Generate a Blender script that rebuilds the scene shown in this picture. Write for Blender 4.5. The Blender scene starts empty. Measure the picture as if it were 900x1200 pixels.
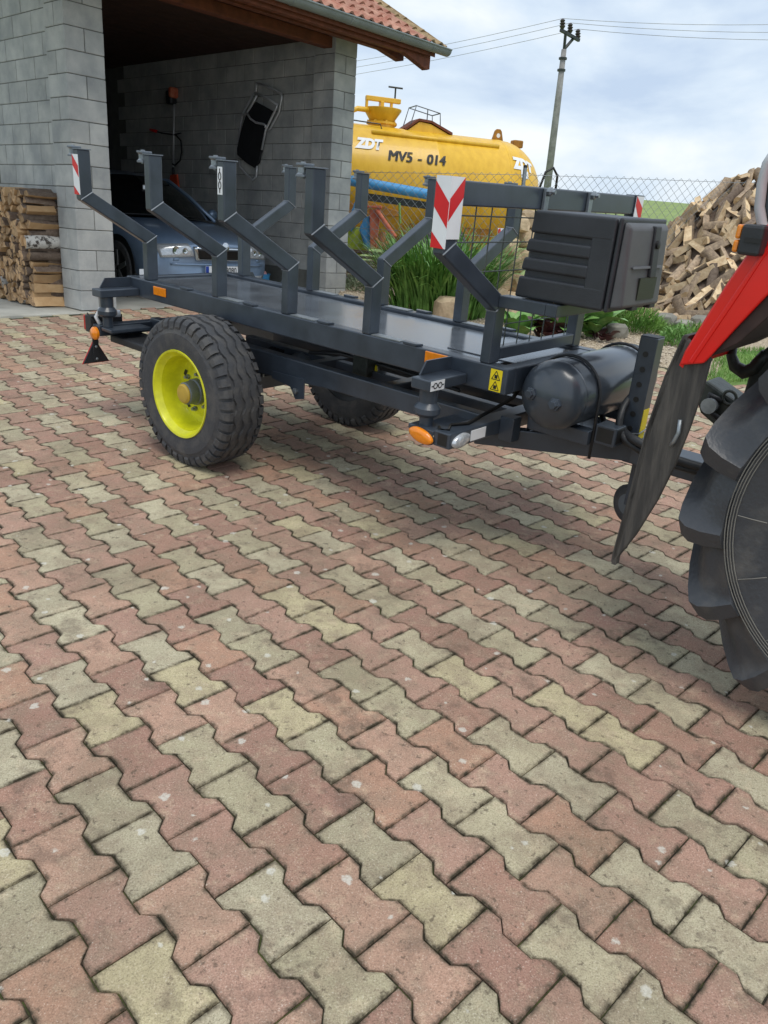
import bpy, bmesh, math, random
from mathutils import Vector, Matrix, noise
from mathutils.bvhtree import BVHTree
random.seed(7)
PI = math.pi
sc = bpy.context.scene
col = sc.collection

# ------------------------------------------------------------------ camera
FPX = 905.2526
CAM = Vector((0.013296, -0.076685, 1.438361))
CR = Vector((0.9972624, 0.0256253, 0.0693616))
CU = Vector((-0.0739439, 0.3456022, 0.9354632))
CF = Vector((0.0, 0.9380312, -0.3465509))
cd = bpy.data.cameras.new('camera')
cd.sensor_fit = 'HORIZONTAL'; cd.sensor_width = 36.0; cd.lens = FPX / 900 * 36.0
cd.clip_start = 0.05; cd.clip_end = 2000
cam = bpy.data.objects.new('camera', cd); col.objects.link(cam)
m = Matrix((CR, CU, -CF)).transposed().to_4x4(); m.translation = CAM
cam.matrix_world = m
sc.camera = cam

# ------------------------------------------------------------------ sky + sun (overcast)
SUN_AZ = math.radians(-70)      # direction towards the sun, counter-clockwise from +X
SUN_EL = math.radians(66)
w = bpy.data.worlds.new('World'); sc.world = w; w.use_nodes = True
nt = w.node_tree; nt.nodes.clear()
def N(t, typ, **kw):
    n = t.nodes.new(typ)
    for k, v in kw.items(): setattr(n, k, v)
    return n
out = N(nt, 'ShaderNodeOutputWorld'); bg = N(nt, 'ShaderNodeBackground'); bg.inputs['Strength'].default_value = 0.1
sky = N(nt, 'ShaderNodeTexSky', sky_type='NISHITA', sun_disc=False)
sky.sun_elevation = SUN_EL; sky.sun_rotation = PI / 2 - SUN_AZ; sky.air_density = 1.0; sky.dust_density = 2.0
tc = N(nt, 'ShaderNodeTexCoord'); mp = N(nt, 'ShaderNodeMapping'); mp.inputs['Scale'].default_value = (1, 1, 2.6)
mp.inputs['Location'].default_value = (0.35, 0.2, 0.1)
n1 = N(nt, 'ShaderNodeTexNoise'); n1.inputs['Scale'].default_value = 3.2; n1.inputs['Detail'].default_value = 6; n1.inputs['Roughness'].default_value = 0.52
n1.inputs['Distortion'].default_value = 0.3
r1 = N(nt, 'ShaderNodeValToRGB'); r1.color_ramp.elements[0].position = 0.39; r1.color_ramp.elements[0].color = (4.9, 6.0, 7.6, 1)
r1.color_ramp.elements[1].position = 0.64; r1.color_ramp.elements[1].color = (8.6, 9.0, 9.2, 1)
e_ = r1.color_ramp.elements.new(0.5); e_.color = (6.4, 7.4, 8.5, 1)
mx = N(nt, 'ShaderNodeMix', data_type='RGBA'); mx.inputs[0].default_value = 0.9
nt.links.new(tc.outputs['Generated'], mp.inputs['Vector']); nt.links.new(mp.outputs['Vector'], n1.inputs['Vector'])
nt.links.new(n1.outputs['Fac'], r1.inputs['Fac'])
nt.links.new(sky.outputs['Color'], mx.inputs[6]); nt.links.new(r1.outputs['Color'], mx.inputs[7])
nt.links.new(mx.outputs[2], bg.inputs['Color']); nt.links.new(bg.outputs['Background'], out.inputs['Surface'])
sd = bpy.data.lights.new('sun', 'SUN'); sd.energy = 1.5; sd.angle = math.radians(28); sd.color = (1.0, 0.95, 0.87)
so = bpy.data.objects.new('sun', sd); col.objects.link(so)
sdir = Vector((math.cos(SUN_AZ) * math.cos(SUN_EL), math.sin(SUN_AZ) * math.cos(SUN_EL), math.sin(SUN_EL)))
so.rotation_euler = sdir.to_track_quat('Z', 'Y').to_euler(); so.location = (0, 0, 30)
sc.view_settings.view_transform = 'Standard'; sc.view_settings.look = 'None'
sc.view_settings.exposure = 0.28; sc.view_settings.gamma = 1.0
sc.render.engine = 'CYCLES'
sc.cycles.max_bounces = 8

# ------------------------------------------------------------------ frames of reference
MG = Matrix(((0.9999495, 0.0039804, 0.0092303), (-0.0034835, 0.9985759, -0.0532362), (-0.0094291, 0.0532014, 0.9985393)))  # sloping yard -> world
NG = MG @ Vector((0, 0, 1))
def gz(x, y): return -(NG.x * x + NG.y * y) / NG.z          # height of the yard's plane
def ray(x, y): return (x - 450) / FPX * CR - (y - 600) / FPX * CU + CF
def ground(x, y, h=0.0):
    d = ray(x, y); return CAM + d * ((h - NG.dot(CAM)) / NG.dot(d))
def at(x, y, Y):
    d = ray(x, y); return CAM + d * ((Y - CAM.y) / d.y)
def frame(ax, ay, az, o):
    m = Matrix((ax, ay, az)).transposed().to_4x4(); m.translation = o; return m
a_ = math.radians(-39.3)
WC = Vector((-1.069043, 3.613384, 0))
T_M = MG.to_4x4() @ frame(Vector((math.cos(a_), math.sin(a_), 0)), Vector((-math.sin(a_), math.cos(a_), 0)), Vector((0, 0, 1)), WC)  # trailer (f, l, z)
YG = 0.854668
G_M = frame(Vector((math.cos(YG), math.sin(YG), 0)), Vector((-math.sin(YG), math.cos(YG), 0)), Vector((0, 0, 1)), Vector((-3.12235, 7.7233, 0.44062)))  # garage (t, s, h)

# ------------------------------------------------------------------ helpers
class MB:
    def __init__(s): s.v = []; s.f = []; s.mi = []; s.cm = 0
    def add(s, vs, fs):
        b = len(s.v); s.v += [Vector(v) for v in vs]
        for f in fs: s.f.append([b + i for i in f]); s.mi.append(s.cm)
    def box(s, a, b):
        x0, y0, z0 = a; x1, y1, z1 = b
        s.add([(x0, y0, z0), (x1, y0, z0), (x1, y1, z0), (x0, y1, z0), (x0, y0, z1), (x1, y0, z1), (x1, y1, z1), (x0, y1, z1)],
              [(0, 3, 2, 1), (4, 5, 6, 7), (0, 1, 5, 4), (1, 2, 6, 5), (2, 3, 7, 6), (3, 0, 4, 7)]); return s
    def bar(s, p, q, w_, h_, up=(0, 0, 1)):
        p = Vector(p); q = Vector(q); d = (q - p).normalized(); u = Vector(up); x = d.cross(u)
        if x.length < 1e-4: x = d.cross(Vector((1, 0, 0)))
        x.normalize(); u = x.cross(d); a = x * w_ / 2; b = u * h_ / 2
        s.add([p - a - b, p + a - b, p + a + b, p - a + b, q - a - b, q + a - b, q + a + b, q - a + b],
              [(0, 3, 2, 1), (4, 5, 6, 7), (0, 1, 5, 4), (1, 2, 6, 5), (2, 3, 7, 6), (3, 0, 4, 7)]); return s
    def tube(s, pts, r, n=8, closed=False):
        pts = [Vector(p) for p in pts]; rings = []; px = None
        for i, p in enumerate(pts):
            if closed: d = pts[(i + 1) % len(pts)] - pts[i - 1]
            else: d = pts[min(i + 1, len(pts) - 1)] - pts[max(i - 1, 0)]
            d.normalize()
            if px is None:
                px = d.cross(Vector((0, 0, 1)));
                if px.length < 0.05: px = d.cross(Vector((1, 0, 0)))
            px = (px - d * px.dot(d)).normalized(); py = d.cross(px)
            rr = r[i] if isinstance(r, (list, tuple)) else r
            rings.append([p + rr * (math.cos(2 * PI * k / n) * px + math.sin(2 * PI * k / n) * py) for k in range(n)])
        b = len(s.v); L = len(rings)
        for rg in rings: s.v += rg
        for i in range(L if closed else L - 1):
            j = (i + 1) % L
            for k in range(n):
                s.f.append([b + i * n + k, b + i * n + (k + 1) % n, b + j * n + (k + 1) % n, b + j * n + k]); s.mi.append(s.cm)
        if not closed:
            s.f.append([b + k for k in reversed(range(n))]); s.f.append([b + (L - 1) * n + k for k in range(n)]); s.mi += [s.cm] * 2
        return s
    def lathe(s, prof, o, ax, n=32, ref=None, cap=True):          # prof: (along, radius)
        o = Vector(o); ax = Vector(ax).normalized(); x = Vector(ref) if ref else ax.cross(Vector((0, 0, 1)))
        if x.length < 0.05: x = Vector((1, 0, 0))
        x.normalize(); y = ax.cross(x); b = len(s.v)
        for a, r in prof:
            for k in range(n): t = 2 * PI * k / n; s.v.append(o + ax * a + r * (math.cos(t) * x + math.sin(t) * y))
        for i in range(len(prof) - 1):
            for k in range(n):
                s.f.append([b + i * n + k, b + i * n + (k + 1) % n, b + (i + 1) * n + (k + 1) % n, b + (i + 1) * n + k]); s.mi.append(s.cm)
        if cap and prof[0][1] > 1e-5: s.f.append([b + k for k in reversed(range(n))]); s.mi.append(s.cm)
        if cap and prof[-1][1] > 1e-5: s.f.append([b + (len(prof) - 1) * n + k for k in range(n)]); s.mi.append(s.cm)
        return s
    def prism(s, poly, ext):
        poly = [Vector(p) for p in poly]; e = Vector(ext); n = len(poly)
        s.add(poly + [p + e for p in poly], [list(reversed(range(n))), list(range(n, 2 * n))] + [(i, (i + 1) % n, n + (i + 1) % n, n + i) for i in range(n)]); return s
    def poly(s, pts): s.add(pts, [list(range(len(pts)))]); return s
    def grid(s, P):
        n = len(P); k = len(P[0]); b = len(s.v)
        for r in P: s.v += [Vector(p) for p in r]
        for i in range(n - 1):
            for j in range(k - 1): s.f.append([b + i * k + j, b + i * k + j + 1, b + (i + 1) * k + j + 1, b + (i + 1) * k + j]); s.mi.append(s.cm)
        return s
    def mesh(s, name, mats, smooth=False, fix=True):
        me = bpy.data.meshes.new(name); me.from_pydata([tuple(v) for v in s.v], [], s.f)
        for mt in (mats if isinstance(mats, (list, tuple)) else [mats]): me.materials.append(mt)
        if any(s.mi): me.polygons.foreach_set('material_index', s.mi)
        if fix:
            bm = bmesh.new(); bm.from_mesh(me); bmesh.ops.recalc_face_normals(bm, faces=bm.faces); bm.to_mesh(me); bm.free()
        if smooth:
            me.polygons.foreach_set('use_smooth', [True] * len(me.polygons))
            if smooth is not True: me.set_sharp_from_angle(angle=math.radians(smooth))
        me.update(); return me
    def build(s, name, mats, parent=None, smooth=False, bevel=0, seg=2, fix=True):
        o = bpy.data.objects.new(name, s.mesh(name, mats, smooth, fix)); col.objects.link(o)
        if parent: o.parent = parent
        if bevel:
            b = o.modifiers.new('bevel', 'BEVEL'); b.width = bevel; b.segments = seg; b.limit_method = 'ANGLE'; b.angle_limit = math.radians(40)
        return o
def B(): return MB()
def tag(o, label=None, cat=None, group=None, kind=None):
    if label: o['label'] = label
    if cat: o['category'] = cat
    if group: o['group'] = group
    if kind: o['kind'] = kind
    return o
def empty(name, M=None, loc=None):
    o = bpy.data.objects.new(name, None); col.objects.link(o); o.empty_display_size = 0.2
    if M is not None: o.matrix_world = M
    if loc is not None: o.location = loc
    return o
def inst(name, me, parent=None, M=None):
    o = bpy.data.objects.new(name, me); col.objects.link(o)
    if parent: o.parent = parent
    if M is not None: o.matrix_local = M
    return o
def copy_tree(o, parent=None):
    c = o.copy(); col.objects.link(c)
    if parent: c.parent = parent
    for ch in [k for k in bpy.data.objects if k.parent == o]: copy_tree(ch, c)
    return c
def text_mesh(txt, size, shear=0.0, bold=0.0, ext=0.0, xs=1.0):
    cu = bpy.data.curves.new('t', 'FONT'); cu.body = txt; cu.size = size; cu.shear = shear; cu.offset = bold; cu.extrude = ext; cu.align_x = 'CENTER'; cu.align_y = 'CENTER'
    cu.resolution_u = 3
    o = bpy.data.objects.new('t', cu); col.objects.link(o); bpy.context.view_layer.update()
    me = bpy.data.meshes.new_from_object(o.evaluated_get(bpy.context.evaluated_depsgraph_get()))
    bpy.data.objects.remove(o); 
    for v in me.vertices: v.co.x *= xs
    return me

# ------------------------------------------------------------------ materials
def L(h):   # sRGB hex to linear
    c = [int(h[i:i + 2], 16) / 255 for i in (0, 2, 4)]
    return tuple((x / 12.92 if x <= 0.04045 else ((x + 0.055) / 1.055) ** 2.4) for x in c) + (1,)
def mat(name, c, rough=0.6, metal=0.0, var=0.15, sc_=8.0, bump=0.0, bsc=60.0, coat=0.0, spec=0.5, c2=None, detail=5, thr=(0.35, 0.65), trans=0.0, coord='P', stretch=None, rvar=0.0, rand=0.0, sheen=0):
    mt = bpy.data.materials.new(name); mt.use_nodes = True; t = mt.node_tree; bs = t.nodes['Principled BSDF']
    bs.inputs['Roughness'].default_value = rough; bs.inputs['Metallic'].default_value = metal
    bs.inputs['Coat Weight'].default_value = coat; bs.inputs['Coat Roughness'].default_value = 0.12
    bs.inputs['Specular IOR Level'].default_value = spec; bs.inputs['Transmission Weight'].default_value = trans
    if coord == 'P': g = N(t, 'ShaderNodeNewGeometry').outputs['Position']
    else: g = N(t, 'ShaderNodeTexCoord').outputs['Object']
    if stretch:
        mpn = N(t, 'ShaderNodeMapping'); mpn.inputs['Scale'].default_value = stretch; t.links.new(g, mpn.inputs['Vector']); g = mpn.outputs['Vector']
    nz = N(t, 'ShaderNodeTexNoise'); nz.inputs['Scale'].default_value = sc_; nz.inputs['Detail'].default_value = detail; nz.inputs['Roughness'].default_value = 0.6
    t.links.new(g, nz.inputs['Vector'])
    rp = N(t, 'ShaderNodeValToRGB'); rp.color_ramp.elements[0].position = thr[0]; rp.color_ramp.elements[1].position = thr[1]
    ca = tuple(x * (1 - var) for x in c[:3]) + (1,); cb = c2 or tuple(min(1, x * (1 + var)) for x in c[:3]) + (1,)
    if c2: ca = c
    rp.color_ramp.elements[0].color = ca; rp.color_ramp.elements[1].color = cb
    t.links.new(nz.outputs['Fac'], rp.inputs['Fac']); cout = rp.outputs['Color']
    if rand:
        oi = N(t, 'ShaderNodeObjectInfo'); mr = N(t, 'ShaderNodeMapRange'); mr.inputs['To Min'].default_value = 1 - rand; mr.inputs['To Max'].default_value = 1 + rand
        t.links.new(oi.outputs['Random'], mr.inputs['Value']); hs = N(t, 'ShaderNodeHueSaturation'); t.links.new(cout, hs.inputs['Color']); t.links.new(mr.outputs['Result'], hs.inputs['Value']); cout = hs.outputs['Color']
    t.links.new(cout, bs.inputs['Base Color'])
    if rvar:
        mr = N(t, 'ShaderNodeMapRange'); mr.inputs['To Min'].default_value = max(0.02, rough - rvar); mr.inputs['To Max'].default_value = rough + rvar
        t.links.new(nz.outputs['Fac'], mr.inputs['Value']); t.links.new(mr.outputs['Result'], bs.inputs['Roughness'])
    if bump:
        nb = N(t, 'ShaderNodeTexNoise'); nb.inputs['Scale'].default_value = bsc; nb.inputs['Detail'].default_value = 4; t.links.new(g, nb.inputs['Vector'])
        bp = N(t, 'ShaderNodeBump'); bp.inputs['Strength'].default_value = bump; bp.inputs['Distance'].default_value = 0.01
        t.links.new(nb.outputs['Fac'], bp.inputs['Height']); t.links.new(bp.outputs['Normal'], bs.inputs['Normal'])
    return mt
MT = {}
MT['paint'] = mat('trailer_paint', L('39414b'), 0.36, var=0.22, sc_=7, detail=9, coat=0.2, rvar=0.12, bump=0.015, bsc=35)
MT['deck'] = mat('deck_sheet', L('6a7077'), 0.19, 0.42, var=0.2, sc_=5, rvar=0.08, bump=0.02, bsc=5, stretch=(1, 1, 1))
MT['tankpaint'] = mat('air_tank_paint', L('3a4149'), 0.28, var=0.1, sc_=3, coat=0.3)
MT['weld'] = mat('weld_edge', L('8a9096'), 0.45, 0.3)
MT['black'] = mat('black_plastic', L('26282b'), 0.5, var=0.2, bump=0.1, bsc=300)
MT['boxplastic'] = mat('box_plastic', L('303338'), 0.45, var=0.15, bump=0.12, bsc=250)
MT['lidplastic'] = mat('lid_plastic', L('525456'), 0.5, var=0.1, bump=0.1, bsc=250)
MT['rubber'] = mat('tyre_rubber', L('3f4043'), 0.72, var=0.3, sc_=14, bump=0.25, bsc=90, c2=L('5d5a56'), thr=(0.45, 0.8))
MT['trubber'] = mat('tractor_rubber', L('3e4044'), 0.4, var=0.3, sc_=9, bump=0.2, bsc=70, c2=L('625f5b'), thr=(0.5, 0.85), rvar=0.12)
MT['cabgrey'] = mat('cab_grey', L('b4b8ba'), .4, var=.06)
MT['ringline'] = mat('mould_ring', L('74716a'), 0.7, var=0.2)
MT['yellow'] = mat('rim_yellow', L('d8d720'), 0.38, var=0.12, sc_=14, coat=0.3)
MT['yellowdirty'] = mat('cap_yellow', L('b99a3c'), 0.5, var=0.2)
MT['tankyellow'] = mat('tank_yellow', L('d9a824'), 0.42, sc_=3.0, coat=0.15, rvar=0.12, c2=L('e8b932'), stretch=(3, 3, .5), detail=9, thr=(.3, .6))
MT['tankdark'] = mat('tank_frame', L('9a6a1a'), 0.6, var=0.3)
MT['hub'] = mat('hub_grey', L('6a7178'), 0.45, 0.3, var=0.15)
MT['steel'] = mat('galvanised', L('8e9498'), 0.45, 0.7, var=0.2, sc_=20)
MT['wire'] = mat('wire', L('595f5c'), 0.5, 0.5)
MT['orange'] = mat('amber_lens', L('f08a12'), 0.2, var=0.1, sc_=60, coat=0.5)
MT['redlens'] = mat('red_lens', L('b41410'), 0.2, var=0.1, coat=0.5)
MT['white'] = mat('white_sheet', L('e6e8ea'), 0.4, var=0.04)
MT['clear'] = mat('clear_lens', L('c4c8cc'), 0.15, 0.4, var=0.2, sc_=80, coat=0.5)
MT['redrefl'] = mat('red_sheet', L('d3161c'), 0.4, var=0.06)
MT['stickyellow'] = mat('yellow_sticker', L('eed51a'), 0.4, var=0.04)
MT['ink'] = mat('black_ink', L('1a1a1a'), 0.5, var=0.05)
MT['tred'] = mat('tractor_red', L('df0d06'), 0.35, var=0.05, coat=0.35, bump=0.02, bsc=20)
MT['flap'] = mat('weathered_rubber', L('3a3836'), 0.7, c2=L('66615a'), sc_=5, thr=(0.42, 0.85), bump=0.35, bsc=30, stretch=(9, 9, 0.9), detail=10)
MT['under'] = mat('fender_underside', L('3a2a26'), 0.8, var=0.3)
MT['grease'] = mat('dark_casting', L('2a302c'), 0.45, var=0.4, sc_=25, bump=0.2)
MT['carblue'] = mat('car_blue', L('7f95b0'), 0.3, 0.3, var=0.05, coat=0.8)
MT['glassdark'] = mat('car_glass', L('0d1212'), 0.06, var=0.05, spec=0.7)
MT['chrome'] = mat('chrome', L('c8ccd0'), 0.12, 0.95, var=0.05)
MT['grille'] = mat('grille_black', L('101113'), 0.4, var=0.1)
MT['alloy'] = mat('alloy', L('8a8c8c'), 0.3, 0.8, var=0.1)
MT['block'] = mat('concrete_block', L('a9abaa'), 0.9, var=0.13, sc_=3.5, bump=0.35, bsc=90, rand=0.09, c2=L('b9bab6'), detail=8)
MT['block'].node_tree.nodes['Color Ramp'].color_ramp.elements[0].color = L('989b9b')
MT['mortar'] = mat('mortar', L('6a6b66'), 0.95, var=0.15, bump=0.3)
MT['slab'] = mat('concrete_slab', L('b4b2a8'), 0.9, var=0.15, sc_=2.5, bump=0.2)
MT['darkwood'] = mat('ceiling_wood', L('3a231a'), 0.8, var=0.25, sc_=6, stretch=(1, 1, 4))
MT['rafter'] = mat('rafter_wood', L('6b3a26'), 0.75, var=0.25, sc_=10)
MT['tile'] = mat('roof_tile', L('a4715c'), 0.85, var=0.2, sc_=9, bump=0.3, bsc=50, rand=0.14, c2=L('b48a76'))
MT['tile'].node_tree.nodes['Color Ramp'].color_ramp.elements[0].color = L('98604e')
MT['tilelichen'] = mat('verge_tile', L('96805f'), 0.9, var=0.25, sc_=14, bump=0.3, rand=0.1)
MT['gutter'] = mat('gutter_zinc', L('7c8484'), 0.5, 0.1, var=0.12, sc_=4)
MT['endgrain'] = mat('log_end', L('85694e'), 0.9, var=0.3, sc_=22, bump=0.6, bsc=90, rand=0.38, c2=L('c29f76'), thr=(.35, .62))
MT['split'] = mat('log_split', L('b8946a'), 0.85, sc_=9, stretch=(1, 1, 1), bump=0.4, bsc=60, rand=0.2, c2=L('c9a87e'))
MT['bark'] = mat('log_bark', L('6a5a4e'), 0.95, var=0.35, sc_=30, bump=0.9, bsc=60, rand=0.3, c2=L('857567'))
MT['palesplit'] = mat('pale_split', L('b99c78'), 0.85, sc_=16, bump=0.6, bsc=50, rand=0.30, c2=L('dcc6a2'), detail=8)
MT['paleend'] = mat('pale_end', L('c2a47e'), 0.9, sc_=20, bump=0.4, bsc=90, rand=0.25, c2=L('dcc49e'))
MT['palebark'] = mat('pale_bark', L('8a7866'), 0.95, sc_=26, bump=0.8, bsc=60, rand=0.35, c2=L('b49e84'))
MT['birch'] = mat('birch_bark', L('4a4540'), 0.9, sc_=18, bump=0.4, c2=L('c4c2bc'), thr=(0.4, 0.5), rand=0.1)
MT['grass'] = mat('grass_blade', L('4f7a30'), 0.6, var=0.3, sc_=5, c2=L('7da34a'))
MT['reed'] = mat('reed_leaf', L('3f6a2a'), 0.45, var=0.3, sc_=6, c2=L('79a850'))
MT['hosta'] = mat('hosta_leaf', L('5b8a3c'), 0.5, var=0.2, sc_=14, c2=L('86ab62'))
MT['heuchera'] = mat('purple_leaf', L('4a2a2c'), 0.5, var=0.3, sc_=14)
MT['shrubgrey'] = mat('grey_leaf', L('7e8a6e'), 0.6, var=0.3, sc_=20)
MT['stem'] = mat('dry_stem', L('8a7a50'), 0.8, var=0.3)
MT['rock'] = mat('rock', L('a08c70'), 0.9, var=0.25, sc_=9, bump=0.8, bsc=18, rand=0.2, c2=L('cdb796'), detail=8)
MT['rockgrey'] = mat('rock_grey', L('77756c'), 0.9, var=0.25, sc_=7, bump=0.7, bsc=18, rand=0.2, c2=L('98948a'))
MT['gravel'] = mat('gravel', L('8a7a66'), 0.95, sc_=55, bump=0.9, bsc=60, c2=L('c0b29a'), detail=3, thr=(0.4, 0.6))
MT['pebble'] = mat('pebble', L('a09080'), 0.9, var=0.3, sc_=40, c2=L('c8bca8'))
MT['soil'] = mat('soil', L('5a4a38'), 0.95, var=0.35, sc_=30, bump=0.7, bsc=70)
MT['field'] = mat('field_grass', L('6f8444'), 0.9, sc_=1.2, detail=9, c2=L('8f9f5e'), thr=(0.3, 0.7), bump=0.5, bsc=9)
MT['terrain'] = mat('terrain_grass', L('587a3a'), 0.95, sc_=1.5, detail=8, c2=L('7d9050'), bump=0.5, bsc=12)
MT['pole'] = mat('pole_wood', L('8c8a88'), 0.85, var=0.2, sc_=6)
MT['ceramic'] = mat('insulator', L('3d3533'), 0.3, var=0.1)
MT['bluepaint'] = mat('implement_blue', L('2f86c4'), 0.5, var=0.2, sc_=5, c2=L('4fa0d4'))
MT['orangepaint'] = mat('implement_orange', L('c0583a'), 0.65, var=0.25, sc_=10, c2=L('cc7a5c'))
MT['oldwood'] = mat('old_boards', L('5c4638'), 0.9, var=0.35, sc_=12, rand=0.25)
MT['lime'] = mat('lime_plastic', L('b4c832'), 0.5, var=0.1)
MT['fabric'] = mat('black_fabric', L('15171b'), 0.85, var=0.2)
MT['tubealu'] = mat('tube_alu', L('c4c6c8'), 0.4, 0.4, var=0.1)
MT['trimorange'] = mat('trim_orange', L('d0491e'), 0.45, var=0.1)
MT['pinkprint'] = mat('pink_print', L('d8a0a0'), 0.5, var=0.3, sc_=90)
MT['mosslens'] = mat('olive_label', L('23261c'), 0.45, var=0.2)
MT['wetjoint'] = mat('joint_dirt', L('2e2b22'), 0.95, var=0.4, sc_=14, c2=L('56602c'), bump=0.8, bsc=120, thr=(.45, .7))

# pavers: colour per paver from an attribute, dirt and lichen in the material
def paver_mat():
    mt = bpy.data.materials.new('paver'); mt.use_nodes = True; t = mt.node_tree; bs = t.nodes['Principled BSDF']; bs.inputs['Roughness'].default_value = 0.88
    bs.inputs['Specular IOR Level'].default_value = 0.35
    at_ = N(t, 'ShaderNodeAttribute', attribute_name='tint'); ed = N(t, 'ShaderNodeAttribute', attribute_name='edge')
    g = N(t, 'ShaderNodeNewGeometry').outputs['Position']; oi = N(t, 'ShaderNodeObjectInfo')
    def nz(scale, det=4, rough=0.6):
        n = N(t, 'ShaderNodeTexNoise'); n.inputs['Scale'].default_value = scale; n.inputs['Detail'].default_value = det; n.inputs['Roughness'].default_value = rough; t.links.new(g, n.inputs['Vector']); return n.outputs['Fac']
    def mr(v, a, b, c, d):
        n = N(t, 'ShaderNodeMapRange'); n.inputs['From Min'].default_value = a; n.inputs['From Max'].default_value = b; n.inputs['To Min'].default_value = c; n.inputs['To Max'].default_value = d; t.links.new(v, n.inputs['Value']); return n.outputs['Result']
    def mixc(fac, A, Bc, mode='MIX'):
        n = N(t, 'ShaderNodeMix', data_type='RGBA', blend_type=mode)
        if isinstance(fac, float): n.inputs[0].default_value = fac
        else: t.links.new(fac, n.inputs[0])
        for s_, v in ((6, A), (7, Bc)):
            if isinstance(v, tuple): n.inputs[s_].default_value = v
            else: t.links.new(v, n.inputs[s_])
        return n.outputs[2]
    def math_(op, a, b):
        n = N(t, 'ShaderNodeMath', operation=op)
        for i, v in enumerate((a, b)):
            if isinstance(v, float): n.inputs[i].default_value = v
            else: t.links.new(v, n.inputs[i])
        return n.outputs[0]
    c = at_.outputs['Color']
    c = mixc(mr(nz(11, 7, 0.7), 0.44, 0.66, 0.0, 0.60), c, L('94826f'))               # grey-brown weathering patches
    c = mixc(mr(nz(17, 6, 0.7), 0.54, 0.70, 0.0, 0.40), c, L('d9c3a4'))               # worn lighter patches
    sp = nz(260, 3, 0.75); c = mixc(mr(sp, 0.30, 0.52, 0.62, 0.0), c, L('54483c'))        # dark grain
    c = mixc(mr(sp, 0.60, 0.74, 0.0, 0.75), c, L('efe6d8'))                               # light sand grains
    c = mixc(mr(nz(2.4, 6, 0.65), 0.46, 0.70, 0.0, 0.42), c, L('6b5d4a'))                 # broad dirt stains
    c = mixc(mr(nz(48, 4, 0.65), 0.60, 0.68, 0.0, 0.65), c, L('51463a'))                  # small dark spots
    c = mixc(mr(nz(6.5, 6, 0.7), 0.57, 0.66, 0.0, 0.45), c, L('5a4c42'))                  # blotches
    eg = math_('MULTIPLY', mr(ed.outputs['Fac'], 0.0, 0.95, 1.0, 0.0), mr(nz(22, 5, 0.7), 0.40, 0.60, 0.12, 1.0))
    c = mixc(eg, c, L('433c2e'))
    vo = N(t, 'ShaderNodeTexVoronoi', voronoi_dimensions='2D'); vo.inputs['Scale'].default_value = 6.5; t.links.new(g, vo.inputs['Vector'])
    wob = math_('ADD', vo.outputs['Distance'], math_('MULTIPLY', nz(80, 3), 0.16))
    spx = N(t, 'ShaderNodeSeparateColor'); t.links.new(vo.outputs['Color'], spx.inputs['Color'])
    rad = mr(spx.outputs[0], 0.25, 1.0, 0.02, 0.125)
    lich = math_('MULTIPLY', mr(math_('SUBTRACT', math_('ADD', rad, 0.045), wob), -0.012, 0.02, 0.0, 0.75), mr(nz(150, 2), 0.3, 0.55, 0.45, 1.0))
    c = mixc(lich, c, L('cfccc0'))
    t.links.new(c, bs.inputs['Base Color'])
    bp = N(t, 'ShaderNodeBump'); bp.inputs['Strength'].default_value = 0.6; bp.inputs['Distance'].default_value = 0.004
    t.links.new(math_('ADD', nz(260, 3), math_('MULTIPLY', nz(30, 4), 1.2)), bp.inputs['Height']); t.links.new(bp.outputs['Normal'], bs.inputs['Normal'])
    return mt
MT['paver'] = paver_mat()

# ------------------------------------------------------------------ the setting
GI = G_M.inverted()
def hill(x, y):
    p = gz(x, y)
    if y < 12: z = p
    else:
        b = gz(x, 12) + 0.15
        far = b + max(0, y - 16) * (0.049 + 0.0012 * max(-10, min(20, x)))
        if y > 96: far = b + 80 * (0.049 + 0.0012 * max(-10, min(20, x))) - (y - 96) * 0.05
        k = min(1, (y - 12) / 4); z = p * (1 - k) + far * k if y < 16 else far
    q = GI @ Vector((x, y, 0))
    if -1 < q.x < 3.9 and -0.3 < q.y < 7.5: z = min(z, 0.15)
    return z
P = []
ys = [-14 + i for i in range(46)] + [34, 38, 44, 50, 56, 64, 72, 80, 88, 96, 104, 120, 160, 240, 400]
xs = [-300, -160, -90, -50] + [-30 + i * 1.5 for i in range(41)] + [40, 60, 100, 180, 300]
for y in ys: P.append([(x, y, hill(x, y) - 0.10) for x in xs])
tag(B().grid(P).build('ground', MT['field'], smooth=True), kind='structure')

PY = math.radians(45.7126); PVW = 0.1375
P_M = MG.to_4x4() @ frame(Vector((math.cos(PY), math.sin(PY), 0)), Vector((-math.sin(PY), math.cos(PY), 0)), Vector((0, 0, 1)), Vector((-0.0694, 1.27075, 0)))
P_MI = G_M.inverted()
def in_yard(p, mg=0.0):
    q = P_MI @ p
    return q.y < -0.12 - mg and q.x < 3.45 - mg
pav = empty('pavement', P_M); tag(pav, kind='structure')
def bone(ins, z, hw0=0.0815, hw1=0.0560, hl=0.0992):
    a = hw0 - 0.0017 - ins; b = hw1 - 0.0017 - ins; y2 = hl - 0.0008 - ins; t0 = 0.0625 - ins * 0.4; t1 = 0.0375 - ins * 0.4
    return [(a, -y2, z), (a, -t0, z), (b, -t1, z), (b, t1, z), (a, t0, z), (a, y2, z), (-a, y2, z), (-a, t0, z), (-b, t1, z), (-b, -t1, z), (-a, -t0, z), (-a, -y2, z)]
RED = [L('b28e7c'), L('a88371'), L('b99580'), L('a37e6e'), L('ae8978'), L('b58e77')]
BEI = [L('bcb294'), L('b3aa8c'), L('c4bb9e'), L('aaa186'), L('b8af94'), L('bfb38f')]
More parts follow.
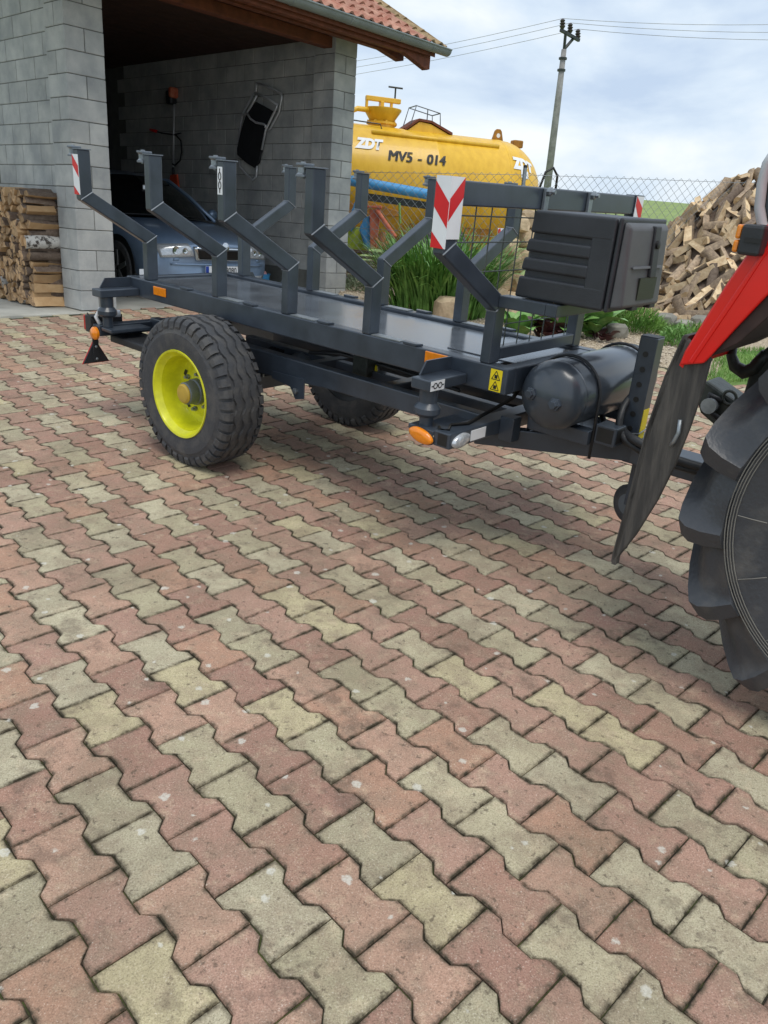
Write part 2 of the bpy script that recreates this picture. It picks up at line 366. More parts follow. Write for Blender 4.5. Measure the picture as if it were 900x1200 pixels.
def paver_geo(mb, full=True):
    n = 12
    rings = [bone(0, -0.04), bone(0.0, -0.0035), bone(0.0022, 0.0), bone(0.012, 0.0002)]
    for r in rings: mb.v += [Vector(p) for p in r]
    b = len(mb.v) - 48
    for i in range(3):
        for k in range(n): mb.f.append([b + i * n + k, b + i * n + (k + 1) % n, b + (i + 1) * n + (k + 1) % n, b + (i + 1) * n + k])
    # cap: three quads-like polygons keep the concave outline clean
    c = b + 36
    mb.f += [[c + 0, c + 1, c + 10, c + 11], [c + 1, c + 2, c + 9, c + 10], [c + 2, c + 3, c + 8, c + 9], [c + 3, c + 4, c + 7, c + 8], [c + 4, c + 5, c + 6, c + 7]]
def attrs(me, tints, nper=48):
    cv = []; ev = []
    for t_ in tints: cv += list(t_) * nper; ev += [0.0] * 36 + [1.0] * 12
    a = me.attributes.new('tint', 'FLOAT_COLOR', 'POINT'); a.data.foreach_set('color', cv)
    e = me.attributes.new('edge', 'FLOAT', 'POINT'); e.data.foreach_set('value', ev)
PMESH = {}
for nm, cols in (('r', RED), ('b', BEI)):
    for i, c in enumerate(cols):
        mb = B(); paver_geo(mb); mb.mi = [0] * len(mb.f); me = mb.mesh('paver', MT['paver'], fix=False); attrs(me, [c]); PMESH[nm, i] = me
def proj(p):
    d = p - CAM; z = d.dot(CF)
    if z < 0.2: return None
    return (450 + FPX * d.dot(CR) / z, 600 - FPX * d.dot(CU) / z, z)
plist = []
rnd = random.Random(11)
for c in range(-46, 62):
    for k in range(-56, 24):
        u = k + 0.5 + (0.5 if c % 2 else 0.0)
        loc = Vector((c * PVW, -u * 0.2, 0)); wp = P_M @ loc
        kind = 'b' if k % 5 in ((4, 0) if c % 2 else (2, 3)) else 'r'; vi = rnd.randrange(6)
        jit = (rnd.uniform(-1, 1), rnd.uniform(-1, 1), rnd.uniform(-1, 1), rnd.uniform(-1, 1))
        if not in_yard(wp): continue
        q = proj(wp)
        if q is None:
            if wp.length > 2.5: continue
            vis = False; area = 0
        else:
            vis = -40 < q[0] < 940 and q[1] < 1260; area = 1 / q[2] ** 3 if vis else 0
            if q[0] < -420 or q[0] > 1350 or q[1] > 2000: continue
        plist.append((area, loc, kind, vi, jit))
plist.sort(key=lambda e: -e[0])
def paver_M(loc, jit):
    return Matrix.Translation(loc + Vector((jit[0] * 0.0006, jit[1] * 0.0006, jit[2] * 0.0014 - 0.001))) @ Matrix.Rotation(jit[3] * 0.006, 4, 'Z') @ Matrix.Rotation(jit[0] * 0.006, 4, 'X') @ Matrix.Rotation(jit[1] * 0.006, 4, 'Y')
for area, loc, kind, vi, jit in plist[:300]:
    inst('paver', PMESH[kind, vi], pav, paver_M(loc, jit))
mb = B(); tints = []; base = B(); paver_geo(base)
for area, loc, kind, vi, jit in plist[300:]:
    Mx = paver_M(loc, jit); b = len(mb.v)
    mb.v += [Mx @ v for v in base.v]; mb.f += [[b + i for i in f] for f in base.f]
    c_ = (RED if kind == 'r' else BEI)[vi]; k_ = 1 + 0.07 * jit[2]; tints.append((c_[0] * k_, c_[1] * k_, c_[2] * k_, 1))
mb.mi = [0] * len(mb.f)
me = mb.mesh('paving_stones', MT['paver'], fix=False); attrs(me, tints); tag(inst('paving_stones', me, pav), kind='stuff')
q = [P_M.inverted() @ (G_M @ Vector(p)) for p in ((-9, -0.09, 0), (3.48, -0.09, 0), (3.48, -12, 0), (-9, -12, 0))]
jb = B().poly([(p.x, p.y, -0.0085) for p in q]).build('joint_bed', MT['wetjoint'], pav)

# concrete apron and garage floor
ap = B(); ap.box((-6, -0.10, -0.35), (3.75, 6.6, -0.005)); o = ap.build('garage_floor', MT['slab'], bevel=0.01); o.matrix_world = G_M; tag(o, kind='structure')

# planting bed: soil + gravel sheet beyond the paving
P = []
for i in range(40):
    row = []
    for j in range(40):
        t = 3.47 + i * 0.12; s_ = 2.5 - j * 0.26; p = G_M @ Vector((t, s_, 0)); hgt = 0.02 + 0.05 * max(0, min(1, (t - 3.6) / 1.2)) + 0.03 * noise.noise((p.x * 2, p.y * 2, 0))
        if i == 0: hgt = -0.04
        row.append((p.x, p.y, gz(p.x, p.y) + hgt))
    P.append(row)
tag(B().grid(P).build('gravel_bed', MT['gravel'], smooth=True), kind='structure')
def bed_z(x, y):
    q = P_MI @ Vector((x, y, 0)); return gz(x, y) + 0.02 + 0.05 * max(0, min(1, (q.x - 3.6) / 1.2)) + 0.03 * noise.noise((x * 2, y * 2, 0))

# ------------------------------------------------------------------ garage (t along the opening, s inwards, h up)
gar = empty('garage', G_M); tag(gar, 'open-fronted garage of grey concrete blocks with a red tiled roof', 'garage')
CH = 0.19; JT = 0.0035
block_cache = {}
def block(parent, a, b):
    sz = tuple(round(b[i] - a[i], 3) for i in range(3))
    if sz not in block_cache:
        mb = B(); x, y, z = [v / 2 - JT for v in sz]; mb.box((-x, -y, -z), (x, y, z))
        block_cache[sz] = mb.mesh('block', MT['block'])
    o = inst('block', block_cache[sz], parent, Matrix.Translation([(a[i] + b[i]) / 2 + (random.uniform(-.0012, .0012) if i < 2 else 0) for i in range(3)]))
    bv = o.modifiers.new('bevel', 'BEVEL'); bv.width = 0.004; bv.segments = 1
    return o
def pillar(name, t0, w_):
    core = B().box((t0 + 0.012, 0.012, 0), (t0 + w_ - 0.012, 0.358, 16 * CH - 0.03)).build(name, MT['mortar'], gar)
    for k in range(16):
        z0, z1 = k * CH, (k + 1) * CH
        if k % 2 == 0:
            for i in range(2): block(core, (t0 + i * w_ / 2, 0, z0), (t0 + (i + 1) * w_ / 2, 0.37, z1))
        else:
            for i in range(2): block(core, (t0, i * 0.185, z0), (t0 + w_, (i + 1) * 0.185, z1))
pillar('pillar', 0.0, 0.383); pillar('pillar', 3.31, 0.37)
def wall(name, t0, t1, s0, s1, ks=range(16), smax=99):
    core = B().box((t0 + 0.008, s0, 0), (t1 - 0.008, s1, 16 * CH - 0.02)).build(name, MT['mortar'], gar)
    for k in ks:
        s_ = s0 + (0.0 if k % 2 else -0.2)
        while s_ < min(s1, smax):
            a = max(s_, s0); b = min(s_ + 0.4, s1)
            if b - a > 0.03: block(core, (t0, a, k * CH), (t1, b, (k + 1) * CH))
            s_ += 0.4
wall('left_wall', 0.07, 0.27, 0.372, 6.4, range(4, 16), 1.7)
wall('right_wall', 3.36, 3.56, 0.372, 6.4, range(2, 16), 4.6)
B().box((0.27, 6.2, 0), (3.36, 6.39, 3.02)).build('back_wall', MT['block'], gar)
ce = B().box((0.1, 0.02, 3.045), (3.6, 6.4, 3.1)).build('ceiling', MT['darkwood'], gar)
for i in range(30):
    B().box((0.275, 0.20 + i * 0.2 + 0.004, 3.022), (3.355, 0.20 + (i + 1) * 0.2 - 0.004, 3.043)).build('board', MT['darkwood'], ce)
B().box((-0.6, 0.06, 2.905), (3.70, 0.20, 3.018)).build('beam', MT['rafter'], gar, bevel=0.006)
SL = 0.53; RA = math.atan(SL)
def rz(s_): return 3.055 + SL * (s_ + 0.74)
rc = B()
rc.prism([(-2.2, -0.70, rz(-0.70) - 0.055), (-2.2, 4.6, rz(4.6) - 0.055), (-2.2, 4.6, rz(4.6) - 0.03), (-2.2, -0.70, rz(-0.70) - 0.03)], (6.5, 0, 0))
roof = rc.build('roof', MT['darkwood'], gar)
# rafters with cut tails
for t in [0.06 + 0.80 * i for i in range(-2, 5)] + [4.22]:
    pr = [(t, -0.60, rz(-0.60) - 0.16), (t, -0.63, rz(-0.63) - 0.058), (t, 1.6, rz(1.6) - 0.058), (t, 1.6, rz(1.6) - 0.18), (t, -0.2, rz(-0.2) - 0.21)]
    B().prism(pr, (0.09, 0, 0)).build('rafter', MT['rafter'], roof, bevel=0.004)
B().prism([(-0.6, -0.35, 2.975), (4.12, -0.35, 2.985), (4.12, -0.35, 2.885), (4.07, -0.35, 2.872), (3.72, -0.35, 2.935), (-0.6, -0.35, 2.935)], (0, 0.09, 0)).build('purlin', MT['rafter'], roof, bevel=0.004)
B().prism([(-0.6, -0.645, 2.945), (4.27, -0.645, 2.945), (4.27, -0.645, 2.80), (4.22, -0.645, 2.785), (3.80, -0.645, 2.895), (-0.6, -0.645, 2.90)], (0, 0.08, 0)).build('purlin', MT['rafter'], roof, bevel=0.004)
B().prism([(-2.2, -0.662, rz(-0.66) - 0.15), (-2.2, -0.662, rz(-0.66) - 0.058), (-2.2, -0.705, rz(-0.705) - 0.058), (-2.2, -0.705, rz(-0.705) - 0.15)], (6.48, 0, 0)).build('fascia', MT['rafter'], roof)
# gutter
gp = []
for i in range(9):
    a = PI + PI * i / 8; gp.append((math.cos(a) * 0.068, math.sin(a) * 0.068))
gp2 = [(x * 0.94, y * 0.94) for x, y in reversed(gp)]
pr = [(-2.25, -0.765 + x, rz(-0.74) - 0.035 + y) for x, y in gp + gp2]
gut = B().prism(pr, (6.68, 0, 0)); gut = gut.build('gutter', MT['gutter'], roof, smooth=35)
B().tube([(-2.25, -0.833, rz(-0.74) - 0.035), (4.43, -0.833, rz(-0.74) - 0.035)], 0.010, 8).build('gutter_bead', MT['gutter'], gar)
B().prism([(4.425, -0.765 + x, rz(-0.74) - 0.035 + y) for x, y in gp], (0.008, 0, 0)).build('gutter_end', MT['gutter'], gar)
for t in [0.3, 1.1, 1.95, 2.75, 3.55, 4.1]:
    B().prism([(t, -0.765 + x * 1.05, rz(-0.74) - 0.035 + y * 1.05) for x, y in gp] + [(t, -0.765 - x * 1.0, rz(-0.74) - 0.033 + y * 1.0) for x, y in gp[:1]], (0.022, 0, 0)).build('gutter_clip', MT['gutter'], gar)
# roof tiles
TW, TL = 0.30, 0.335
def tile_mesh(mt):
    mb = B(); prof = []
    for i in range(13):
        x = i / 12 * (TW + 0.012); ph = (x / TW * 2) % 1.0; z = 0.034 * max(0, math.sin(PI * min(1, ph / 0.62))) if ph < 0.62 else 0.0
        prof.append((x, z))
    y0, y1 = -0.02, TL + 0.03
    top = [[(x, y0, z + 0.045) for x, z in prof], [(x, y1, z + 0.018) for x, z in prof]]
    bot = [(x, y0 + 0.004, z + 0.045 - 0.022) for x, z in prof]
    mb.grid([bot, top[0], top[1]])
    return mb.mesh('roof_tile', mt, smooth=30)
tm = tile_mesh(MT['tile']); tv = tile_mesh(MT['tilelichen'])
cs, sn = math.cos(RA), math.sin(RA)
for j in range(12):
    for i in range(20):
        t = 4.36 - TW * (i + 1); d = j * TL
        Mx = Matrix.Translation((t, -0.76 + d * cs, rz(-0.76) - 0.035 + d * sn)) @ Matrix.Rotation(RA, 4, 'X') @ Matrix.Rotation(random.uniform(-.006, .006), 4, 'Z') @ Matrix.Translation((0, 0, random.uniform(0, .003)))
        inst('roof_tile', tv if (i == 0 or (j == 0 and random.random() < 0.12)) else tm, roof, Mx)
B().prism([(4.362, -0.74, rz(-0.74) - 0.03), (4.362, 3.3, rz(3.3) - 0.03), (4.362, 3.3, rz(3.3) + 0.03), (4.362, -0.74, rz(-0.74) + 0.03)], (0.016, 0, 0)).build('verge_board', MT['tilelichen'], gar)

# ------------------------------------------------------------------ logs
def log_mesh(seed, kind, ln=0.33, rad=0.06, pale=False):
    r = random.Random(seed); mb = B()
    if kind == 'round':
        n = 9; pts = [(rad * r.uniform(.9, 1.08) * math.cos(2 * PI * k / n), rad * r.uniform(.9, 1.08) * math.sin(2 * PI * k / n)) for k in range(n)]; bark = [True] * n
    elif kind == 'half':
        n = 6; a0 = 0; pts = [(rad * 1.25 * math.cos(PI * k / n), rad * 1.25 * math.sin(PI * k / n) - rad * .5) for k in range(n + 1)]; bark = [True] * n + [False]
    else:
        sp = r.uniform(0.9, 1.6); n = 4; pts = [(-rad * 0.95, -rad * 0.1 * r.uniform(-1, 1))] + [(-rad * .95 + rad * 1.9 * r.uniform(.94, 1.06) * math.cos(sp * (k / n - .5)), rad * 1.9 * math.sin(sp * (k / n - .5))) for k in range(n + 1)]
        bark = [False] + [True] * n + [False]
    n = len(pts); L_ = ln * r.uniform(.92, 1.06)
    R3 = []
    for e, z in enumerate((-L_ / 2, 0.0, L_ / 2)):
        ox, oy = (r.uniform(-.006, .006), r.uniform(-.006, .006)); k = r.uniform(.93, 1.07)
        R3.append([Vector((x * k + ox + r.uniform(-.003, .003), y * k + oy + r.uniform(-.003, .003), z + (r.uniform(-.008, .008) if e != 1 else 0))) for x, y in pts])
    for rg in R3: mb.v += rg
    for i in range(2):
        for k in range(n):
            mb.f.append([i * n + k, i * n + (k + 1) % n, (i + 1) * n + (k + 1) % n, (i + 1) * n + k]); mb.mi.append(1 if bark[k % len(bark)] else 2)
    mb.f.append(list(reversed(range(n)))); mb.f.append([2 * n + k for k in range(n)]); mb.mi += [0, 0]
    bk = MT['birch'] if r.random() < .18 else MT['bark']
    return mb.mesh('split_log', [MT['paleend'], bk if r.random() < .25 else MT['palebark'], MT['palesplit']] if pale else [MT['endgrain'], bk, MT['split']], smooth=50)
kinds = ['wedge', 'wedge', 'wedge', 'half', 'round', 'wedge', 'half', 'wedge']
LOGS = [log_mesh(100 + i, kinds[i % 8], 0.33, random.uniform(.034, .050)) for i in range(24)]
# the stack along the garage's outer wall: axes across the wall
stack_n = 0
rows = 12
h = 0.0
SG = 'logs in the stack beside the garage pillar'
for r_ in range(15):
    s_ = 0.41 + (0.035 if r_ % 2 else 0)
    rowh = 0.0715
    while s_ < 1.18:
        sz = random.uniform(0.85, 1.15)
        if r_ == 14 and random.random() < .35: s_ += 0.1; continue
        me = LOGS[random.randrange(24)]
        Mx = Matrix.Translation((-0.135 + random.uniform(-.025, .02), s_ + random.uniform(-.008, .008), 0.05 + r_ * rowh + random.uniform(-.008, .008))) @ Matrix.Rotation(PI / 2 + random.uniform(-.05, .05), 4, 'Y') @ Matrix.Rotation(random.uniform(-.07, .07), 4, 'X') @ Matrix.Rotation(random.uniform(0, 2 * PI), 4, 'Z') @ Matrix.Scale(sz, 4)
        o = inst('split_log', me, None, G_M @ Mx); stack_n += 1
        if s_ < 0.47: lab = 'split log at the pillar end of the firewood stack, showing its side'; 
        elif r_ >= 13: lab = 'split log lying on top of the firewood stack against the garage wall'
        else: lab = 'split log in the neat firewood stack against the garage wall, end grain outwards'
        tag(o, lab, 'log', {0: 'logs at the pillar end of the stack', 1: 'logs on top of the stack', 2: SG}[0 if s_ < .47 else 1 if r_ >= 13 else 2])
        s_ += 0.074 * random.uniform(.92, 1.15)
mb = B()
core = B().box((-0.27, 1.22, 0), (0.06, 3.2, 1.03)); o = core.build('firewood_stack', MT['endgrain']); o.matrix_world = G_M; tag(o, 'far end of the stacked firewood along the garage wall', 'firewood', kind='stuff')
bk = B().box((-0.10, 0.42, 0.0), (0.055, 1.215, 0.98)).build('stack_core', MT['bark']); bk.matrix_world = G_M; bk.parent = o; bk.matrix_parent_inverse = o.matrix_world.inverted()
# firewood at the back of the garage
for r_ in range(4):
    for i in range(6):
        o = inst('split_log', LOGS[(r_ * 6 + i * 5) % 24], None, G_M @ (Matrix.Translation((0.75 + i * 0.12, 5.6 + random.uniform(-.03, .03), 1.0 + 0.24 + r_ * 0.1)) @ Matrix.Rotation(PI / 2, 4, 'X') @ Matrix.Rotation(random.uniform(0, 6), 4, 'Z') @ Matrix.Scale(1.1, 4)))
        tag(o, 'split log stacked in the dark at the back of the garage', 'log', 'logs at the back of the garage')
sh = B().box((0.6, 5.4, 1.13), (1.6, 5.8, 1.17)); 
for t in (0.62, 1.55): sh.box((t, 5.42, -0.005), (t + 0.04, 5.78, 1.13))
o = sh.build('log_shelf', MT['darkwood']); o.matrix_world = G_M; tag(o, 'dark wooden shelf carrying logs behind the blue car', 'shelf')

# ------------------------------------------------------------------ the trailer (f forward, l to the far side, z up); centre line l = 0.82
tr = empty('log_trailer', T_M); tag(tr, 'dark grey timber trailer with bent stakes, yellow wheel rims and a front air tank', 'trailer')
LC = 0.82
def ml(l): return 2 * LC - l
PA = MT['paint']
def part(mb, name, mt=PA, parent=None, **k): return mb.build(name, mt, parent or tr, **k)
LU = 0.75                              # centre line of the upper frame, as it sits on the chassis
def mu(l): return 2 * LU - l
# upper frame
for l0, l1 in ((0.385, 0.445), (mu(0.445), mu(0.385))):
    rail = part(B().box((-0.97, l0, 0.715), (1.61, l1, 0.818)), 'side_rail', bevel=0.006)
    lo = l0 - 0.006 if l0 < LU else l1 - 0.02
    for f in (-0.42, 0.10, 0.62, 1.13):
        part(B().prism([(f - 0.035, lo, 0.819), (f + 0.035, lo, 0.819), (f + 0.05, lo + 0.03, 0.819), (f - 0.05, lo + 0.03, 0.819)], (0, 0, 0.010)), 'lashing_tab', MT['paint'], rail, bevel=0.002)
    for f in (-0.14, 0.40, 0.91):
        part(B().box((f, l0 + 0.004 if l0 < LU else l0, 0.8185), (f + 0.16, l0 + 0.05, 0.8225)), 'weld_plate', MT['steel'], rail)
part(B().box((1.551, 0.446, 0.718), (1.609, mu(0.446), 0.816)), 'front_beam', bevel=0.006)
part(B().box((-0.968, 0.446, 0.718), (-0.91, mu(0.446), 0.816)), 'rear_beam', bevel=0.006)
for f in (-0.45, 0.05, 0.55, 1.05): part(B().box((f, 0.447, 0.72), (f + 0.05, mu(0.447), 0.785)), 'cross_member', bevel=0.004)
part(B().box((-0.905, 0.470, 0.788), (1.49, mu(0.470), 0.803)), 'deck_plate', MT['deck'], bevel=0.003)
part(B().box((1.20, 0.55, 0.8035), (1.548, mu(0.47), 0.8075)), 'deck_cover', MT['deck'], bevel=0.001)
# bent stakes
AF = 0.046; AW = 0.066
def strip(pts, w_):                      # mitred band of width w_ round a polyline in (l, z)
    L_, R_ = [], []
    for i, p in enumerate(pts):
        p = Vector(p); d0 = (p - Vector(pts[i - 1])).normalized() if i else None; d1 = (Vector(pts[i + 1]) - p).normalized() if i < len(pts) - 1 else None
        d0 = d0 or d1; d1 = d1 or d0
        n0 = Vector((-d0.y, d0.x)); n1 = Vector((-d1.y, d1.x)); b = (n0 + n1); b = b / b.length_squared * 2
        L_.append(p + b * w_ / 2); R_.append(p - b * w_ / 2)
    return L_, R_
CP = [(0.420, 0.818), (0.420, 1.035), (0.055, 1.242), (0.055, 1.452)]
def pulley(par, f, l, z, sgn):
    mb = B().tube([(f - 0.035, l, z), (f - 0.035, l, z + 0.03)], 0.006, 6)
    for dz in (0.0, 0.042): mb.box((f - 0.075, l - 0.03, z + dz), (f - 0.012, l + 0.03, z + dz + 0.008))
    o = part(mb, 'pulley_bracket', MT['steel'], par, bevel=0.002)
    part(B().lathe([(0, 0.012), (0.0, 0.024), (0.01, 0.016), (0.024, 0.016), (0.034, 0.024), (0.034, 0.012)], (f - 0.05, l, z + 0.008), (0, 0, 1), 14), 'pulley', MT['hub'], par, smooth=40)
def stake(f, near, upper=True):
    pts = CP if near else [(mu(a), b) for a, b in CP]
    st = None
    names = ('lower_post', 'diagonal', 'upper_post')
    root = None
    L_, R_ = strip(pts, AW)
    for i in range(3):
        poly = [(f, *L_[i]), (f, *L_[i + 1]), (f, *R_[i + 1]), (f, *R_[i])]
        if root is None: root = part(B().prism(poly, (AF, 0, 0)), 'stake', bevel=0.005)
        else: part(B().prism(poly, (AF, 0, 0)), names[i], PA, root, bevel=0.005)
    for i in (1, 2):                     # weld seams at the mitres
        a, b = L_[i], R_[i]
        part(B().tube([(f + AF, *a), (f + AF, *b)], 0.0028, 6), 'weld_seam', MT['weld'], root)
        part(B().tube([(f, *(a if near == (i == 1) else b)), (f + AF, *(a if near == (i == 1) else b))], 0.0022, 6), 'weld_seam', MT['weld'], root)
    part(B().box((f - 0.004, pts[3][0] - AW / 2 - 0.004, 1.4522), (f + AF + 0.004, pts[3][0] + AW / 2 + 0.004, 1.457)), 'top_cap', MT['hub'], root, bevel=0.001)
    return root
SF = (-0.80, -0.19, 0.335, 0.855)
stakes = {}
for near in (True, False):
    for f in SF:
        st = stake(f, near); stakes[f, near] = st
        l = CP[3][0] if near else mu(CP[3][0])
        # cable spool held between two lugs behind the head
        z = 1.418; mb = B(); fc_ = f - 0.030; ls_ = l - 0.012 if near else l + 0.012
        for dz in (0.0, 0.040): mb.prism([(fc_ + 0.03, ls_ - 0.026, z + dz), (fc_ - 0.016, ls_ - 0.026, z + dz), (fc_ - 0.030, ls_ - 0.012, z + dz), (fc_ - 0.030, ls_ + 0.012, z + dz), (fc_ - 0.016, ls_ + 0.026, z + dz), (fc_ + 0.03, ls_ + 0.026, z + dz)], (0, 0, 0.009))
        part(mb, 'roller_bracket', MT['hub'], st, bevel=0.002)
        part(B().lathe([(0.010, 0.025), (0.016, 0.019), (0.034, 0.019), (0.040, 0.025)], (fc_ - 0.004, ls_, z), (0, 0, 1), 14), 'roller', MT['steel'], st, smooth=40)
        part(B().lathe([(-0.004, 0.010), (0.054, 0.010)], (fc_ - 0.004, ls_, z), (0, 0, 1), 10), 'roller_pin', MT['steel'], st, smooth=40)
# headboard
hb = None
for near in (True, False):
    st = stake(1.475, near); hb = hb or st; stakes['h', near] = st
part(B().box((1.478, 0.089, 1.375), (1.519, mu(0.089), 1.453)), 'headboard_top_bar', bevel=0.005)
part(B().box((1.478, 0.4535, 0.828), (1.519, mu(0.4535), 0.876)), 'headboard_bottom_bar', bevel=0.005)
ms = None
wm = B(); r_ = 0.0026
lv = 0.36 - 0.0
ls = [0.12 + 0.097 * i for i in range(14)]
def edge_l(z):    # inner outline of the bent stake at height z
    if z < 1.02: return 0.455
    if z < 1.235: return 0.455 - (z - 1.02) * 1.765
    return 0.088
mp_ = B()
for l in ls:
    m_ = l if l < LU else mu(l)
    z0 = 0.876 if m_ > 0.455 else 1.235 if m_ < 0.09 else 1.02 + (0.455 - m_) / 1.765
    mp_.tube([(1.497, l, z0), (1.497, l, 1.38)], r_, 5)
for z in (0.96, 1.06, 1.16, 1.26, 1.345): mp_.tube([(1.5025, edge_l(z), z), (1.5025, mu(edge_l(z)), z)], r_, 5)
part(mp_, 'wire_mesh', MT['wire'])
# support arms of the tool box
arm = part(B().box((1.522, 0.392, 1.032), (1.72, 0.452, 1.076)), 'box_support', bevel=0.004)
part(B().box((1.7205, 0.392, 1.032), (1.766, mu(0.42), 1.076)), 'cross_arm', PA, arm, bevel=0.004)
part(B().box((1.522, mu(0.452), 1.032), (1.72, mu(0.392), 1.076)), 'box_support', bevel=0.004)
# tool box: ribbed body, lid facing forwards
bx = B(); X0, X1, Y0, Y1, Z0, Z1 = 1.612, 1.925, 0.418, 0.775, 1.079, 1.380
bx.prism([(X0 - 0.034, Y0 + 0.006, Z0), (X1, Y0 + 0.006, Z0), (X1, Y0 + 0.006, Z1), (X0, Y0 + 0.006, Z1)], (0, Y1 - Y0 - 0.006, 0)); box = part(bx, 'tool_box', MT['boxplastic'], bevel=0.022, seg=4)
# stepped ribs on the near side
for i, (za, zb, pr) in enumerate(((1.304, 1.3795, 0.012), (1.240, 1.284, 0.012), (1.176, 1.220, 0.012), (1.0795, 1.154, 0.012))):
    x1 = X1 - (0.078 if i in (1, 2) else 0.003); x0 = X0 - 0.003 - (0.008, 0.018, 0.026, 0.037)[i]
    part(B().prism([(x0, Y0 + 0.012, za), (x1, Y0 + 0.012, za), (x1, Y0 + 0.012, zb), (x0 + 0.008, Y0 + 0.012, zb)], (0, -pr - 0.006, 0)), 'rib', MT['boxplastic'], box, bevel=0.009, seg=4)
part(B().box((X1 - 0.084, Y0 - 0.0055, 1.140), (X1 - 0.003, Y0 + 0.012, 1.318)), 'side_panel', MT['boxplastic'], box, bevel=0.006)
part(B().box((X1 + 0.001, Y0 - 0.002, Z0 - 0.002), (X1 + 0.016, Y1, Z1 + 0.002)), 'lid_rim', MT['boxplastic'], box, bevel=0.008, seg=3)
lid = B(); e0, e1 = 0.008, 0.026
a = [(X1 + 0.0165, Y0 + e0, Z0 + e0), (X1 + 0.0165, Y1 - e0, Z0 + e0), (X1 + 0.0165, Y1 - e0, Z1 - e0), (X1 + 0.0165, Y0 + e0, Z1 - e0)]
b = [(X1 + 0.055, Y0 + e1, Z0 + e0 + 0.008), (X1 + 0.055, Y1 - e1, Z0 + e0 + 0.008), (X1 + 0.038, Y1 - e1, Z1 - e1), (X1 + 0.038, Y0 + e1, Z1 - e1)]
lid.add(a + b, [(0, 1, 2, 3), (4, 5, 6, 7), (0, 1, 5, 4), (1, 2, 6, 5), (2, 3, 7, 6), (3, 0, 4, 7)])
lid = part(lid, 'lid', MT['lidplastic'], box, bevel=0.010, seg=3)
ym = Y0 + 0.20
part(B().prism([(X1 + 0.043, ym, 1.195), (X1 + 0.060, ym, 1.19), (X1 + 0.046, ym, 1.36), (X1 + 0.03, ym, 1.36)], (0, 0.05, 0)), 'latch', MT['black'], lid, bevel=0.004)
part(B().lathe([(0, 0.014), (0.008, 0.014), (0.010, 0.008)], (X1 + 0.050, ym + 0.025, 1.30), (1, 0, 0), 14), 'lock', MT['ink'], lid, smooth=40)
part(B().box((X1 + 0.050, Y0 + 0.13, 1.118), (X1 + 0.0568, Y0 + 0.27, 1.192)), 'label_plate', MT['mosslens'], lid)
part(B().prism([(X1 + 0.045, Y0 + 0.06, 1.226), (X1 + 0.0555, Y0 + 0.06, 1.222), (X1 + 0.052, Y0 + 0.06, 1.232)], (0, 0.24, 0)), 'crease', MT['lidplastic'], lid, bevel=0.002)
for y in (Y0 + 0.12, Y0 + 0.27): part(B().box((X1 + 0.023, y, Z0 + 0.002), (X1 + 0.05, y + 0.05, Z0 + 0.028)), 'hinge', MT['black'], lid, bevel=0.004)
# two upright threaded hangers on the headboard bar beside the box
for l in (0.60, 0.95):
    o = part(B().box((1.521, l, 1.36), (1.534, l + 0.03, 1.452)), 'hanger', MT['steel'], bevel=0.002)
    part(B().lathe([(0, 0.016), (0.012, 0.016), (0.016, 0.008), (0.03, 0.008)], (1.535, l + 0.015, 1.44), (1, 0, 0), 8), 'bolt', MT['steel'], o)
# red and white warning boards
def marker(par, f, l, face, z0, z1, w_, flip):
    # face 'l': plate on the outer side, face 'f': plate on the front of the stake
    h_ = z1 - z0
    def pt(a, z, d): return (f + (a if not flip else w_ - a), l - d, z) if face == 'l' else (f + d, l + (a if not flip else w_ - a), z)
    o = part(B().prism([pt(0, z0, 0.0006), pt(w_, z0, 0.0006), pt(w_, z1, 0.0006), pt(0, z1, 0.0006)], (0, -0.0024, 0) if face == 'l' else (0.0024, 0, 0)), 'warning_board', MT['white'], par)
    sl = w_ * 1.05
    for a0, a1 in ((z1 - 0.115, z1 - 0.022), (z1 - 0.30, z1 - 0.205)):
        pass
    def stripe(za, zb):
        pts = [(0, za + sl), (w_, za), (w_, zb), (0, zb + sl)]
        P_ = []
        for x, z in pts: P_.append((x, max(z0, min(z1, z))))
        # clip triangle at the lower corner
        mbs = B().poly([pt(x, z, 0.0036) for x, z in P_]); part(mbs, 'red_stripe', MT['redrefl'], o, fix=False)
    return o, stripe, pt
nst = stakes['h', True]
o, sf_, pt = marker(nst, 1.475 - 0.006, 0.022 - 0.002, 'l', 1.242, 1.462, 0.060, False)
sf_(1.305, 1.383)
part(B().poly([pt(0, 1.242, 0.0036), pt(0.055, 1.242, 0.0036), pt(0, 1.292, 0.0036)]), 'red_stripe', MT['redrefl'], o, fix=False)
o, sf_, pt = marker(nst, 1.475 + AF + 0.002, 0.020, 'f', 1.272, 1.462, 0.075, True)
sf_(1.322, 1.392)
st = stakes[-0.80, True]
o, sf_, pt = marker(st, -0.803, 0.020, 'l', 1.246, 1.43, 0.052, False)
sf_(1.325, 1.378)
part(B().poly([pt(0, 1.246, 0.0036), pt(0.052, 1.246, 0.0036), pt(0, 1.285, 0.0036)]), 'red_stripe', MT['redrefl'], o, fix=False)
o, sf_, pt = marker(stakes['h', False], 1.475 + AF + 0.002, mu(0.094), 'f', 1.272, 1.452, 0.075, False)
sf_(1.335, 1.405)
part(B().poly([pt(0.075, 1.272, 0.0036), pt(0.075, 1.32, 0.0036), pt(0.02, 1.272, 0.0036)]), 'red_stripe', MT['redrefl'], o, fix=False)
part(B().box((-0.97, 0.47, 0.819), (-0.966, 0.56, 0.85)), 'tail_plate', MT['white'])
